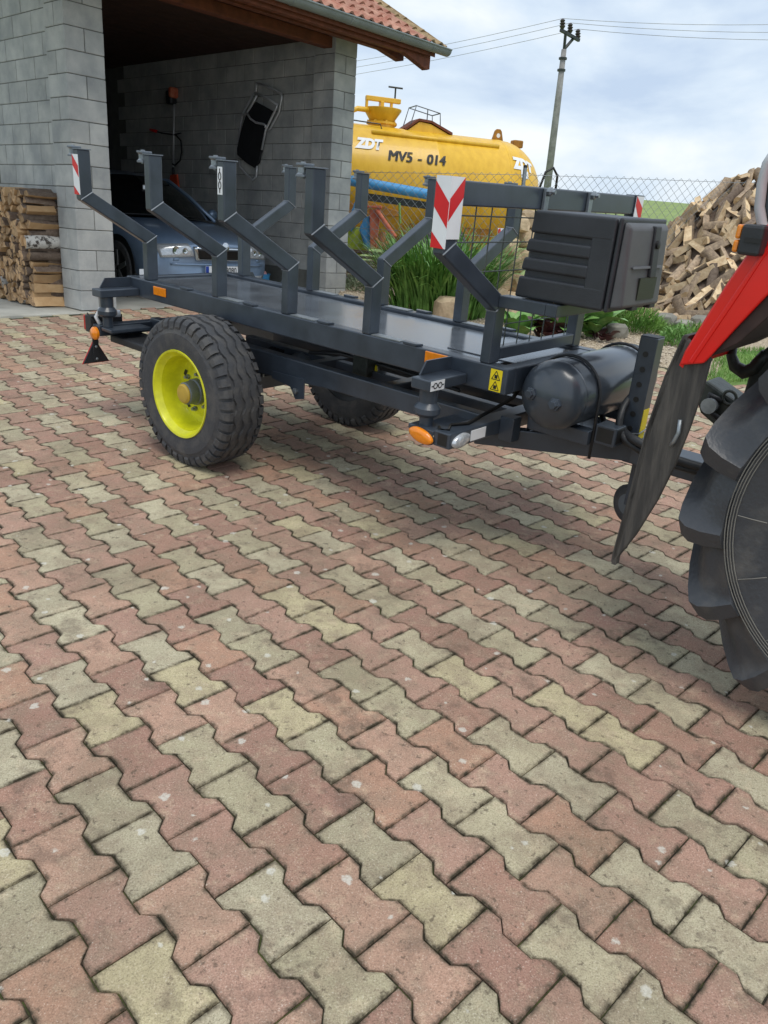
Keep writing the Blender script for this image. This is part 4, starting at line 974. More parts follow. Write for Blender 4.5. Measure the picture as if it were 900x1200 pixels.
tp(B().tube([onl(797, 492, LP + 0.008), onl(795, 507, LP + 0.004), onl(790, 517, LP + 0.004), onl(786, 522, LP + 0.012)], 0.006, 8), 'clip', MT['steel'], flap, smooth=True)
a, b = onl(868, 262, 0.17), onl(900, 300, 0.17)
hs = tp(B().box((onl(876, 280, 0.17).x, 0.10, onl(876, 298, 0.17).z), (onl(903, 280, 0.17).x, 0.24, onl(876, 262, 0.17).z)), 'tail_lamp', MT['black'], bevel=0.008)
tp(B().box((onl(869, 280, 0.17).x, 0.106, onl(876, 296, 0.17).z), (onl(876, 280, 0.17).x - 0.0005, 0.236, onl(876, 281, 0.17).z)), 'amber_lens', MT['orange'], hs, bevel=0.006)
tp(B().box((onl(869, 280, 0.17).x, 0.106, onl(876, 280, 0.17).z), (onl(876, 280, 0.17).x - 0.0005, 0.236, onl(876, 263, 0.17).z)), 'amber_lens', MT['orange'], hs, bevel=0.006)
tp(B().box((onl(883, 280, 0.17).x, 0.097, onl(876, 283, 0.17).z), (onl(903, 280, 0.17).x, 0.0995, onl(876, 277, 0.17).z)), 'lamp_slot', MT['ink'], hs)
# cab corner and rear side glass
cpx = [(912, 172), (899, 192), (893, 215), (890, 243), (893, 262), (899, 274)]
cbf = tp(B().tube(poly_px(cpx + [(930, 290), (990, 285)], 0.34), 0.014, 10), 'cab_frame', MT['cabgrey'], smooth=True)
tp(B().prism(poly_px([(914, 176), (901, 194), (896, 215), (893, 243), (896, 262), (902, 271), (990, 280), (990, 150)], 0.345), (0, 0.008, 0)), 'side_window', MT['glassdark'], cbf)
# lower link with claw, pick-up hitch
hk = [(861, 404), (857, 416), (861, 429), (872, 436), (884, 432), (892, 422), (899, 414)]
lk = tp(B().tube(poly_px(hk, 0.56), [0.010, 0.016, 0.020, 0.024, 0.024, 0.022, 0.020], 10), 'link_claw', MT['grease'], smooth=True)
tp(B().prism(poly_px([(884, 418), (905, 402), (960, 440), (960, 520), (905, 470), (868, 470)], 0.55), (0, 0.05, 0)), 'lower_link', MT['grease'], bevel=0.01)
ht = tp(B().prism(poly_px([(812, 455), (828, 446), (850, 462), (862, 470), (856, 492), (838, 500), (820, 484)], 0.74), (0, 0.14, 0)), 'hitch_body', MT['grease'], bevel=0.01)
tp(B().tube([onl(855 + 8 * math.cos(2 * PI * i / 16), 466 + 8 * math.sin(2 * PI * i / 16), 0.73) for i in range(16)], 0.006, 6, closed=True), 'hitch_ring', MT['grease'], ht, smooth=True)
tp(B().tube([onl(846, 470, 0.73), onl(832, 462, 0.72), onl(826, 478, 0.72), onl(842, 490, 0.72)], 0.010, 8), 'hitch_hose', MT['black'], ht, smooth=True)
tp(B().lathe([(0, 0.028), (0.16, 0.028)], onl(830, 476, 0.70), (0, 1, 0), 16), 'hitch_pin', MT['steel'], ht, smooth=40)
tp(B().bar(Vector((2.55, 0.82, 0.62)), Vector((2.95, 0.82, 0.62)), 0.12, 0.10), 'hitch_frame', MT['grease'], bevel=0.01)
tp(B().bar(Vector((2.72, 0.82, 0.43)), Vector((2.95, 0.82, 0.46)), 0.06, 0.05), 'drawbar', MT['grease'], bevel=0.01)

# ------------------------------------------------------------------ the blue car in the garage
C_M = G_M @ Matrix.Translation((2.05, 0.42, -0.005)) @ Matrix.Rotation(math.radians(0.0), 4, 'Z')
car = empty('parked_car', C_M); tag(car, 'blue saloon car parked nose out inside the dark garage', 'car')
secs = [  # y, then (x, z) from bottom centre to top centre
 (0.00, [(0, .20), (.40, .20), (.55, .24), (.60, .36), (.60, .46), (.56, .54), (.46, .60), (.24, .64), (0, .65)]),
 (0.05, [(0, .17), (.50, .17), (.68, .22), (.73, .36), (.73, .47), (.69, .56), (.55, .635), (.28, .68), (0, .69)]),
 (0.16, [(0, .16), (.55, .16), (.77, .22), (.81, .36), (.81, .48), (.78, .585), (.62, .67), (.32, .72), (0, .73)]),
 (0.38, [(0, .16), (.60, .16), (.83, .22), (.86, .38), (.86, .52), (.83, .64), (.68, .735), (.36, .775), (0, .785)]),
 (0.75, [(0, .16), (.62, .16), (.85, .24), (.88, .42), (.885, .60), (.85, .735), (.72, .80), (.38, .835), (0, .845)]),
 (1.15, [(0, .16), (.62, .16), (.85, .24), (.885, .45), (.888, .66), (.855, .82), (.76, .865), (.40, .90), (0, .91)]),
 (1.55, [(0, .16), (.62, .16), (.85, .24), (.885, .45), (.888, .68), (.855, .86), (.80, .90), (.42, .91), (0, .91)]),
 (3.60, [(0, .16), (.62, .16), (.85, .24), (.885, .45), (.888, .70), (.855, .90), (.80, .93), (.42, .94), (0, .94)]),
 (4.30, [(0, .22), (.60, .22), (.80, .30), (.85, .48), (.85, .70), (.80, .88), (.70, .93), (.40, .95), (0, .95)]),
 (4.50, [(0, .30), (.55, .30), (.70, .36), (.75, .50), (.75, .68), (.70, .82), (.62, .88), (.36, .90), (0, .90)])]
Pg = []
for y, pts in secs:
    bow = 0.0
    Pg.append([(-x, y + (0.10 * (x / .6) ** 2 if y < .1 else 0.06 * (x / .8) ** 2 if y < .3 else 0), z) for x, z in pts] + [(x, y + (0.10 * (x / .6) ** 2 if y < .1 else 0.06 * (x / .8) ** 2 if y < .3 else 0), z) for x, z in reversed(pts[1:-1])])
mb = B(); n = len(Pg[0])
for r in Pg: mb.v += [Vector(p) for p in r]
for i in range(len(Pg) - 1):
    for k in range(n): mb.f.append([i * n + k, i * n + (k + 1) % n, (i + 1) * n + (k + 1) % n, (i + 1) * n + k]); mb.mi.append(0)
mb.f.append(list(range(n))); mb.f.append([(len(Pg) - 1) * n + k for k in reversed(range(n))]); mb.mi += [0, 0]
body = mb.build('body', MT['carblue'], car, smooth=True)
ss = body.modifiers.new('s', 'SUBSURF'); ss.levels = 2; ss.render_levels = 2
bpy.context.view_layer.update()
dg = bpy.context.evaluated_depsgraph_get(); eo = body.evaluated_get(dg); em = eo.to_mesh()
bvh = BVHTree.FromPolygons([v.co.copy() for v in em.vertices], [list(p.vertices) for p in em.polygons]); eo.to_mesh_clear()
def onbody(x, z, off, d=(0, 1, 0), o=None):
    h = bvh.ray_cast(Vector((x, -1.0, z)), Vector((0, 1, 0)))
    return (h[0] + Vector((0, -off, 0))) if h[0] is not None else Vector((x, 0.6, z))
def decal(name, c4, off, mt, th=0.012, par=None, nx=10, nz=5):
    g = []
    for i in range(nx + 1):
        u = i / nx; a = Vector(c4[0]).lerp(Vector(c4[1]), u); b = Vector(c4[3]).lerp(Vector(c4[2]), u)
        g.append([onbody(*a.lerp(b, j / nz), off) for j in range(nz + 1)])
    mb = B().grid(g); o = mb.build(name, mt, par or car, smooth=True, fix=True)
    so_ = o.modifiers.new('solid', 'SOLIDIFY'); so_.thickness = th; so_.offset = 0
    return o
for s_ in (-1, 1):
    hl = decal('headlight', [(s_ * .38, .515), (s_ * .76, .49), (s_ * .785, .63), (s_ * .45, .655)], 0.010, MT['clear'], par=car)
    for x, r in ((.60, .045), (.50, .032)):
        c_ = onbody(s_ * x, .575, 0.018); mb = B().lathe([(0, r), (0.006, r), (0.006, r * .8), (-0.004, r * .3), (-0.004, 0)], c_, (0, -1, 0), 20); mb.build('lamp_reflector', MT['chrome'], hl, smooth=40)
    decal('fog_lamp', [(s_ * .46, .255), (s_ * .70, .26), (s_ * .70, .30), (s_ * .46, .30)], 0.008, MT['clear'])
    decal('washer_cover', [(s_ * .56, .465), (s_ * .63, .462), (s_ * .62, .495), (s_ * .56, .495)], 0.003, MT['carblue'], th=0.006, nx=3, nz=2)
gf = decal('grille_frame', [(-.36, .47), (.36, .47), (.40, .625), (-.40, .625)], 0.010, MT['chrome'], th=0.02)
decal('grille', [(-.325, .488), (.325, .488), (.36, .605), (-.36, .605)], 0.026, MT['grille'], th=0.006, par=gf)
c_ = onbody(0, .635, 0.03); B().lathe([(0, .05), (0.010, .05), (0.014, .04), (0.014, .0)], c_, (0, -1, 0.15), 24).build('emblem', MT['chrome'], gf, smooth=40)
decal('bumper_strip', [(-.66, .415), (.66, .415), (.66, .435), (-.66, .435)], 0.010, MT['carblue'], th=0.02, nx=16, nz=2)
decal('bumper_intake', [(-.40, .215), (.40, .215), (.40, .30), (-.40, .30)], 0.006, MT['grille'])
pc = onbody(0, .36, 0.022)
npl = B().box((-.26, pc.y - 0.006, .305), (.26, pc.y, .415)).build('number_plate', MT['white'], car, bevel=0.003)
B().box((-.258, pc.y - 0.0075, .307), (-.215, pc.y - 0.0062, .413)).build('plate_band', mat('euro_blue', L('1d3f9a'), .4), npl)
tm_ = text_mesh('4 8080', 0.098, bold=0.0015, xs=0.82); tm_.materials.append(MT['ink'])
inst('plate_text', tm_, npl, Matrix.Translation((0.075, pc.y - 0.0075, .362)) @ Matrix.Rotation(PI / 2, 4, 'X'))
# greenhouse
def curve_row(xw, y, bow, z, zb=0.0, n=12): return [((-1 + 2 * i / n) * xw, y + bow * (-1 + 2 * i / n) ** 2, z + zb * (1 - (-1 + 2 * i / n) ** 2)) for i in range(n + 1)]
base = curve_row(.735, 1.10, .22, .90, .02); top = curve_row(.565, 1.90, .14, 1.36, .035)
ws = B().grid([[Vector(a).lerp(Vector(b), k / 6) + Vector((0, -0.03, 0.025)) * math.sin(PI * k / 6) for a, b in zip(base, top)] for k in range(7)]).build('windscreen', MT['glassdark'], car, smooth=True)
rf = [top, curve_row(.585, 2.3, .0, 1.40, .05), curve_row(.59, 2.9, 0, 1.395, .05), curve_row(.56, 3.4, -.1, 1.33, .04), curve_row(.66, 4.1, -.15, .95, .02)]
B().grid(rf).build('roof', MT['carblue'], car, smooth=True)
for s_ in (-1, 1):
    sg = [[(s_ * .79, 1.32, .90), (s_ * .585, 2.02, 1.345)], [(s_ * .80, 2.3, .915), (s_ * .60, 2.32, 1.39)], [(s_ * .80, 3.0, .93), (s_ * .605, 2.9, 1.385)], [(s_ * .79, 3.7, .94), (s_ * .58, 3.35, 1.32)]]
    B().grid(sg).build('side_window', MT['glassdark'], car, smooth=True)
    B().tube([(s_ * .775, 1.27, .895), (s_ * .66, 1.68, 1.18), (s_ * .575, 2.03, 1.37), (s_ * .60, 2.5, 1.41), (s_ * .59, 3.2, 1.375)], 0.022, 8).build('roof_pillar', MT['carblue'], car, smooth=True)
    mr_ = B().lathe([(-.05, .02), (-.04, .06), (0, .075), (.04, .06), (.05, .02)], (s_ * .98, 1.62, .98), (0, 1, .1), 16).build('door_mirror', MT['carblue'], car, smooth=True)
    B().bar((s_ * .86, 1.62, .94), (s_ * .95, 1.62, .97), .04, .03).build('mirror_arm', MT['black'], mr_)
    for yw in (0.90, 3.48):
        ar = B().lathe([(0, .375), (0.006, .37), (0.007, 0)], (s_ * .884, yw, .325), (s_, 0, 0), 36).build('wheel_arch', MT['grille'], car, smooth=40)
        wt = B().lathe([(-.20, .21), (-.20, .29), (-.18, .315), (-.02, .315), (0.0, .295), (0.003, .225), (-.01, .215)], (s_ * .905, yw, .315), (s_, 0, 0), 40, cap=False).build('wheel', MT['rubber'], car, smooth=40)
        B().lathe([(-.05, .215), (-.055, 0)], (s_ * .905, yw, .315), (s_, 0, 0), 30).build('brake_disc', MT['grille'], wt, smooth=40)
        for k in range(5):
            th = 2 * PI * k / 5 + .3; a = Vector((s_ * .897, yw, .315)); d = Vector((0, math.cos(th), math.sin(th)))
            B().bar(a + d * .03, a + d * .212, .055, .02, (1, 0, 0)).build('spoke', MT['alloy'], wt, bevel=.005)
B().box((-.12, 1.55, 1.22), (.12, 1.58, 1.28)).build('rear_view_mirror', MT['clear'], car, bevel=.01)
B().tube([(-.62, 1.20, .925), (-.2, 1.13, .935), (.0, 1.14, .95), (.5, 1.17, .935)], 0.008, 6).build('wiper', MT['ink'], car)

# ------------------------------------------------------------------ tools hanging on the garage's side wall
G_I = G_M.inverted()
def ont(x, y, t):
    o = G_I @ CAM; d = G_I.to_3x3() @ ray(x, y); return o + d * ((t - o.x) / d.x)
bc_ = empty('brush_cutter', G_M); tag(bc_, 'brush cutter with red engine and orange guard hanging on the garage wall', 'brush cutter')
def bp_(mb, name, mt, **k): return mb.build(name, mt, bc_, **k)
TW_ = 3.30
p0, p1 = ont(204, 118, TW_), ont(203, 196, TW_)
bp_(B().tube([p0, p1], 0.014, 8), 'shaft', MT['tubealu'], smooth=True)
e = ont(204, 108, TW_)
bp_(B().box((TW_ - .09, e.y - .05, e.z - .08), (TW_ + .05, e.y + .03, e.z + .06)), 'engine', MT['orangepaint'], bevel=.03)
bp_(B().box((TW_ - .08, e.y - .02, e.z - .16), (TW_ + .04, e.y + .12, e.z + .02)), 'recoil_housing', MT['black'], bevel=.03)
bp_(B().tube([ont(176, 152, TW_ - .1), ont(190, 156, TW_ - .06), ont(204, 158, TW_), ont(212, 156, TW_ - .06)], 0.012, 8), 'handlebar', MT['black'], smooth=True)
bp_(B().tube([ont(176, 152, TW_ - .1), ont(184, 154, TW_ - .08)], 0.020, 8), 'grip', MT['redrefl'], smooth=True)
lp_ = [(206, 158), (212, 165), (213, 178), (211, 188), (205, 194), (202, 192)]
bp_(B().tube([ont(x, y, TW_ - .02) for x, y in lp_], 0.012, 8), 'harness', MT['fabric'], smooth=True)
bp_(B().prism([ont(x, y, TW_ - .02) for x, y in ((199, 205), (207, 204), (209, 220), (206, 223), (198, 217))], (.03, 0, 0)), 'guard', MT['trimorange'], bevel=.008)
bp_(B().tube([p1, ont(203, 207, TW_)], 0.022, 8), 'gear_head', MT['black'], smooth=True)
ch = empty('folding_lounger', G_M); tag(ch, 'black folding lounge chair with metal tube frame hung on the garage wall', 'folding chair')
Zp = lambda x, y: (260 + x / 8.571, 80 + y / 8.571)
TC = 3.33
fab = [(335, 335), (420, 380), (505, 430), (480, 530), (430, 640), (400, 800), (365, 950), (320, 1000), (240, 950), (150, 870), (150, 800), (185, 640), (230, 490)]
B().prism([ont(*Zp(*p), TC - .03) for p in fab], (.035, 0, 0)).build('fabric', MT['fabric'], ch, bevel=.01)
for pl_, tt in (([(350, 150), (345, 230), (320, 250), (215, 450), (205, 480), (165, 740)], .0), ([(350, 275), (295, 380), (250, 450), (215, 470)], -.03), ([(250, 450), (290, 510), (340, 545), (410, 560), (440, 575), (435, 600)], -.05),
                ([(350, 150), (450, 180), (600, 260), (600, 300), (575, 440), (490, 600), (450, 630)], .0), ([(555, 360), (545, 400), (440, 620), (400, 820)], -.03), ([(170, 915), (180, 990), (240, 1060), (310, 1125), (345, 1090), (355, 950)], .0), ([(330, 245), (450, 300), (555, 365)], .0)):
    B().tube([ont(*Zp(*p), TC + tt) for p in pl_], 0.014, 8).build('frame_tube', MT['tubealu'], ch, smooth=True)
bl = empty('storage_tub', G_M); tag(bl, 'small blue tub with coloured contents on the floor by the garage pillar', 'tub')
bo = G_I @ ground(352, 350); bt = ont(352, 338, 3.1)
B().lathe([(0, .10), (0.02, .115), (.28, .14), (.30, .15), (.30, .13), (.1, .12)], (2.95, 0.9, -0.004), (0, 0, 1), 22).build('tub', MT['bluepaint'], bl, smooth=40)
B().lathe([(.26, .125), (.33, .09), (.36, 0)], (2.95, 0.9, -0.004), (0, 0, 1), 14).build('contents', MT['pinkprint'], bl, smooth=40)

# ------------------------------------------------------------------ the yellow tanker beyond the fence
az = math.radians(20)
TO = at(624, 225, 14.8); axd = Vector((math.cos(az), math.sin(az), 0)); lat = Vector((-math.sin(az), math.cos(az), 0))
TRr = 0.85; TZc = at(560, 161, 14.5).z - TRr - 0.02
K_M = frame(axd, lat, Vector((0, 0, 1)), Vector((TO.x, TO.y, TZc)) - axd * 0.0 + lat * 0.0)   # x along the tank (0 = right end), y away, z up (0 = axis)
tk_ = empty('slurry_tanker', K_M); tag(tk_, 'yellow slurry tanker with black lettering behind the wire fence', 'tanker')
def kp(mb, name, mt, parent=None, **k): return mb.build(name, mt, parent or tk_, **k)
LT = 4.6; pr = []
for i in range(11): a = PI / 2 * i / 10; pr.append((-0.62 * (1 - math.sin(a)) if False else -0.80 * (1 - math.cos(a)), TRr * math.sin(a)))
pr = [(p[0] , p[1]) for p in pr]
pr += [(-0.81, TRr + .004), (-0.86, TRr + .004), (-0.865, TRr), (-2.1, TRr), (-2.105, TRr + .003), (-2.13, TRr + .003), (-2.135, TRr), (-LT + .5, TRr), (-LT + .2, TRr * .85), (-LT, 0)]
kt = kp(B().lathe(pr, (0, 0, 0), (1, 0, 0), 64, ref=(0, 0, 1)), 'tank', MT['tankyellow'], smooth=35)
def cyl(x, ang, d=0.0): return Vector((x, -math.sin(ang) * (TRr + d), math.cos(ang) * (TRr + d)))   # ang from the top towards the viewer
kp(B().tube([cyl(-1.0, .62, .012), cyl(-3.2, .62, .012)], 0.035, 8), 'stiffening_rib', MT['tankyellow'], kt, smooth=True)
def wrap_text(txt, size, x0, ang, mt, name, shear=.18, bold=.012, xs=1.0, twice=0.0):
    me = text_mesh(txt, size, shear, bold, 0, xs)
    nv = len(me.vertices)
    if twice:                                   # a second, shifted pass makes the strokes heavier
        bm = bmesh.new(); bm.from_mesh(me); g_ = bmesh.ops.duplicate(bm, geom=bm.verts[:] + bm.edges[:] + bm.faces[:])['geom']
        for v in g_:
            if isinstance(v, bmesh.types.BMVert): v.co.x += twice * 2; v.co.z = .003
        bm.to_mesh(me); bm.free()
    for v in me.vertices:
        x = x0 + v.co.x; th = ang - v.co.y / TRr
        r = TRr
        if x > -0.80: r = TRr * math.sqrt(max(0.02, 1 - ((x + 0.80) / 0.80) ** 2))
        r += v.co.z; v.co = Vector((x, -math.sin(th) * (r + .012), math.cos(th) * (r + .012)))
    me.materials.append(mt); return inst(name, me, kt)
for tx_, xx in (('MV5', -2.815), ('-', -2.49), ('014', -2.21)):
    wrap_text(tx_, 0.235, xx, 1.12, MT['ink'], 'lettering', shear=.22, bold=.0, xs=0.92, twice=.010)
wrap_text('ZDT', 0.25, -3.30, 0.93, MT['white'], 'logo', shear=.35, bold=.016, xs=0.80)
wrap_text('ZDT', 0.27, -0.60, 1.00, MT['white'], 'logo', shear=.0, bold=.02, xs=0.72)
wrap_text('I', 0.10, -0.60, 1.20, MT['white'], 'logo_foot', shear=.0, bold=.030, xs=2.2)
kp(B().grid([[cyl(-2.10, 1.42, .008), cyl(-1.94, 1.42, .008)], [cyl(-2.10, 1.52, .008), cyl(-1.94, 1.52, .008)]]), 'small_sticker', MT['pinkprint'], kt)
tz_ = TRr
tu = kp(B().lathe([(0, .22), (.08, .22), (.09, .25), (.12, .25), (.13, .20), (.17, .22), (.30, .31), (.32, .31), (.32, .27)], (-2.85, 0.1, tz_ - .05), (0, 0, 1), 24), 'filling_turret', MT['tankyellow'], smooth=35)
for a in range(8): th = 2 * PI * a / 8; kp(B().lathe([(0, .02), (.06, .02)], (-2.85 + .23 * math.cos(th), .1 + .23 * math.sin(th), tz_ + .03), (0, 0, 1), 8), 'turret_bolt', MT['tankyellow'], tu)
ty_ = B()
for x in (-3.14, -2.72): ty_.box((x, .08, tz_ + .25), (x + .04, .14, tz_ + .40))
ty_.box((-3.14, .07, tz_ + .37), (-2.55, .15, tz_ + .44)); ty_.box((-2.9, .05, tz_ + .28), (-2.84, .17, tz_ + .38)); kp(ty_, 'turret_yoke', MT['tankyellow'], tu, bevel=.01)
kp(B().tube([(-2.65, .1, tz_ + .4), (-2.65, .1, tz_ + .60)], .014, 6).tube([(-2.77, .1, tz_ + .60), (-2.53, .1, tz_ + .60)], .014, 6), 'hand_wheel', MT['grease'], tu)
kp(B().tube([(-3.1, .0, tz_ + .22), (-3.3, .0, tz_ + .22), (-3.42, .0, tz_ + .16), (-3.42, .0, tz_ + .0)], .04, 10), 'overflow_pipe', MT['tankyellow'], tu, smooth=True)
kp(B().lathe([(0, .08), (.20, .07), (.24, .04), (.38, .04)], (-3.62, .1, tz_ - .05), (0, 0, 1), 14), 'pump_dome', MT['tankyellow'], smooth=35)
kp(B().tube([(-3.95, .1, tz_ - .1), (-3.95, .1, tz_ + .22), (-3.76, .1, tz_ + .24), (-3.72, .1, tz_ - .1)], .035, 8), 'vent_pipe', MT['tankyellow'], smooth=True)
kp(B().tube([(-3.5, -.25, tz_ - .08), (-3.5, -.25, tz_ + .02), (-3.0, -.3, tz_ + .0), (-2.97, -.35, tz_ - .12)], .011, 6), 'grab_rail', MT['grease'])
mg_ = kp(B().prism([(-2.52, -.2, tz_ - .04), (-2.3, -.2, tz_ + .12), (-2.1, -.2, tz_ + .10), (-1.75, -.2, tz_ - .03)], (0, .4, 0)), 'hatch_cover', MT['tankyellow'], bevel=.01)
kp(B().prism([(-2.55, -.22, tz_ - .04), (-2.32, -.22, tz_ + .125), (-2.1, -.22, tz_ + .115), (-1.72, -.22, tz_ - .03), (-1.72, -.22, tz_ + .01), (-2.1, -.22, tz_ + .15), (-2.32, -.22, tz_ + .16), (-2.55, -.22, tz_ + .0)], (0, .44, 0)), 'hatch_seal', MT['rafter'], mg_)
lr = B()
for y in (-.2, .15): lr.tube([(-2.46, y, tz_ + .05), (-2.38, y, tz_ + .34), (-1.96, y, tz_ + .27), (-1.94, y, tz_ + .08)], .009, 6)
lr.tube([(-2.38, -.2, tz_ + .34), (-2.38, .15, tz_ + .34)], .009, 6).tube([(-2.18, -.2, tz_ + .31), (-2.18, -.2, tz_ + .12)], .009, 6).tube([(-1.96, -.2, tz_ + .27), (-1.96, .15, tz_ + .27)], .009, 6)
kp(lr, 'ladder_rail', MT['hub'], mg_)
for x, w_ in ((-.80, .22),):
    ey = B(); prx = [(x - w_ / 2, -.03, tz_ - .03), (x + w_ / 2, -.03, tz_ - .03), (x + .06, -.03, tz_ + .14), (x + .03, -.03, tz_ + .17), (x - .03, -.03, tz_ + .17), (x - .06, -.03, tz_ + .14)]
    le_ = kp(ey.prism(prx, (0, .05, 0)), 'lifting_eye', MT['tankdark'], bevel=.006)
    kp(B().lathe([(0, .035), (.002, .035)], (x, -.032, tz_ + .07), (0, -1, 0), 12), 'eye_hole', MT['white'], le_)
kp(B().box((-.50, -.06, tz_ * .90), (-.32, .1, tz_ * .90 + .12)), 'rear_valve', MT['tankdark'], bevel=.02)
kp(B().tube([(0.0, -.2, .1), (.10, -.2, .42), (.24, -.2, .5), (.34, -.2, .38), (.34, -.2, .05)], .022, 8), 'hose_loop', MT['ink'], smooth=True)
kp(B().box((.24, -.28, -.22), (.40, -.1, .10)), 'valve_box', MT['grease'], bevel=.02)
kp(B().box((.42, -.32, -.2), (.64, -.26, .16)), 'lamp_panel', MT['hub'], bevel=.01)
kp(B().bar((-.25, -.2, -.17), (.60, -.2, -.17), .06, .06).bar((-.25, -.2, .02), (.30, -.2, .02), .05, .05), 'rear_bracket', MT['tankdark'])
# chassis, axle and wheels below
kp(B().box((-4.4, -.35, -1.02), (-.4, -.22, -.78)), 'chassis_beam', MT['tankdark']); kp(B().box((-4.4, .22, -1.02), (-.4, .35, -.78)), 'chassis_beam', MT['tankdark'])
kp(B().prism([(-2.6, -.62, -.42), (-1.05, -.62, -.42), (-.9, -.62, -.95), (-2.3, -.62, -.95)], (0, .25, 0)), 'side_locker', MT['tankdark'], bevel=.02)
KG = gz(0.5, 12) + 0.15 - 0.10
for x, y in ((-2.0, -.75), (-2.0, .75)):
    rr = TZc - KG - 0.98 + .48; rr = .46
    wv = kp(B().lathe([(-.14, .22), (-.15, .36), (-.12, .45), (.12, .45), (.15, .36), (.14, .22)], (x, y, KG + .45 - TZc), (0, 1, 0), 30), 'wheel', MT['rubber'], smooth=35)
kp(B().box((-4.7, -.06, KG - TZc), (-4.55, .06, -.9)), 'support_leg', MT['tankdark'])
kp(B().prism([(-3.9, -.80, -.42), (-3.3, -.80, -.30), (-2.75, -.80, -.42), (-2.75, -.80, -.50), (-3.9, -.80, -.50)], (0, .3, 0)), 'wheel_guard', MT['tankdark'], bevel=.01)
ck = kp(B().prism([(-1.02, -.86, -.55), (-.90, -.86, -.55), (-.78, -.86, -1.0), (-.98, -.86, -1.0)], (0, .03, 0)), 'rear_marker', MT['white'])
kp(B().prism([(-1.02, -.864, -.58), (-.98, -.864, -.55), (-.86, -.864, -.95), (-.92, -.864, -1.0)], (0, .003, 0)), 'red_stripe', MT['redrefl'], ck)

# ------------------------------------------------------------------ field implement with a blue tube, boards, fence
im = empty('field_implement', loc=None); tag(im, 'rusty orange and blue field implement with a long blue tube', 'implement')
IY = 12.3
ig = at(440, 290, IY); im.location = (ig.x, ig.y, hill(ig.x, ig.y) - .1); bpy.context.view_layer.update()
def ip(mb, name, mt, parent=None, **k):
    o = mb.build(name, mt, None, **k); o.parent = parent or im; o.matrix_parent_inverse = (Matrix.Translation(im.location)).inverted(); return o
ip(B().tube([at(385, 207, 12.0), at(508, 229, 12.3)], 0.072, 14), 'blue_tube', MT['bluepaint'], smooth=40)
ip(B().bar(at(425, 228, 12.1) + Vector((0, .1, -.02)), at(508, 242, 12.4), .10, .10), 'rail', MT['grease'])
def ipoly(pts, Y, th, name, mt): return ip(B().prism([at(x, y, Y) for x, y in pts], (0, th, 0)), name, mt, bevel=.006)
ipoly([(411, 250), (420, 224), (423, 224), (418, 262), (411, 272)], 12.05, .12, 'blue_leg', MT['bluepaint'])
ipoly([(421, 268), (427, 254), (433, 253), (435, 290), (431, 292)], 11.95, .10, 'blue_share', MT['bluepaint']); ipoly([(424, 265), (430, 290), (427, 288), (421, 270)], 11.98, .08, 'blue_share', MT['bluepaint'])
ipoly([(433, 246), (446, 244), (441, 291), (434, 291)], 11.9, .22, 'orange_column', MT['orangepaint'])
ipoly([(428, 241), (447, 241), (447, 244), (428, 243)], 11.85, .3, 'orange_flange', MT['orangepaint'])
ip(B().tube([at(441, 246, 11.9), at(463, 278, 11.75)], .035, 10), 'orange_strut', MT['orangepaint'], smooth=40)
ip(B().tube([at(449, 272, 11.8), at(448, 288, 11.8)], .04, 8), 'orange_post', MT['orangepaint'], smooth=40); ip(B().tube([at(440, 280, 11.8), at(447, 287, 11.8), at(456, 284, 11.8)], .025, 8), 'orange_lever', MT['orangepaint'], smooth=True)
ip(B().tube([at(468, 238, 12.1), at(469, 262, 12.1)], .02, 6), 'green_rod', MT['hosta'])
lt_ = B().lathe([(0, .16), (.03, .20), (.14, .20), (.17, .14)], at(419, 283, 12.3), (.2, -1, .1), 18).build('lime_disc', MT['lime'], smooth=40); tag(lt_, 'lime green round container under the blue implement', 'container')
for i in range(9):
    y0 = 294 + (i % 5) * 6; Y = 11.75 - .04 * (i % 5) + .15 * (i // 5)
    a = at(404 + random.uniform(-4, 4), y0 - 1, Y); b = at(452 + random.uniform(-6, 2), y0 + 4, Y + .1)
    o = B().bar(a, b, random.uniform(.12, .2), random.uniform(.03, .05)).build('old_board', MT['oldwood'], bevel=.004)
    tag(o, 'weathered brown board in the pile under the implement', 'board', 'old boards piled under the implement')

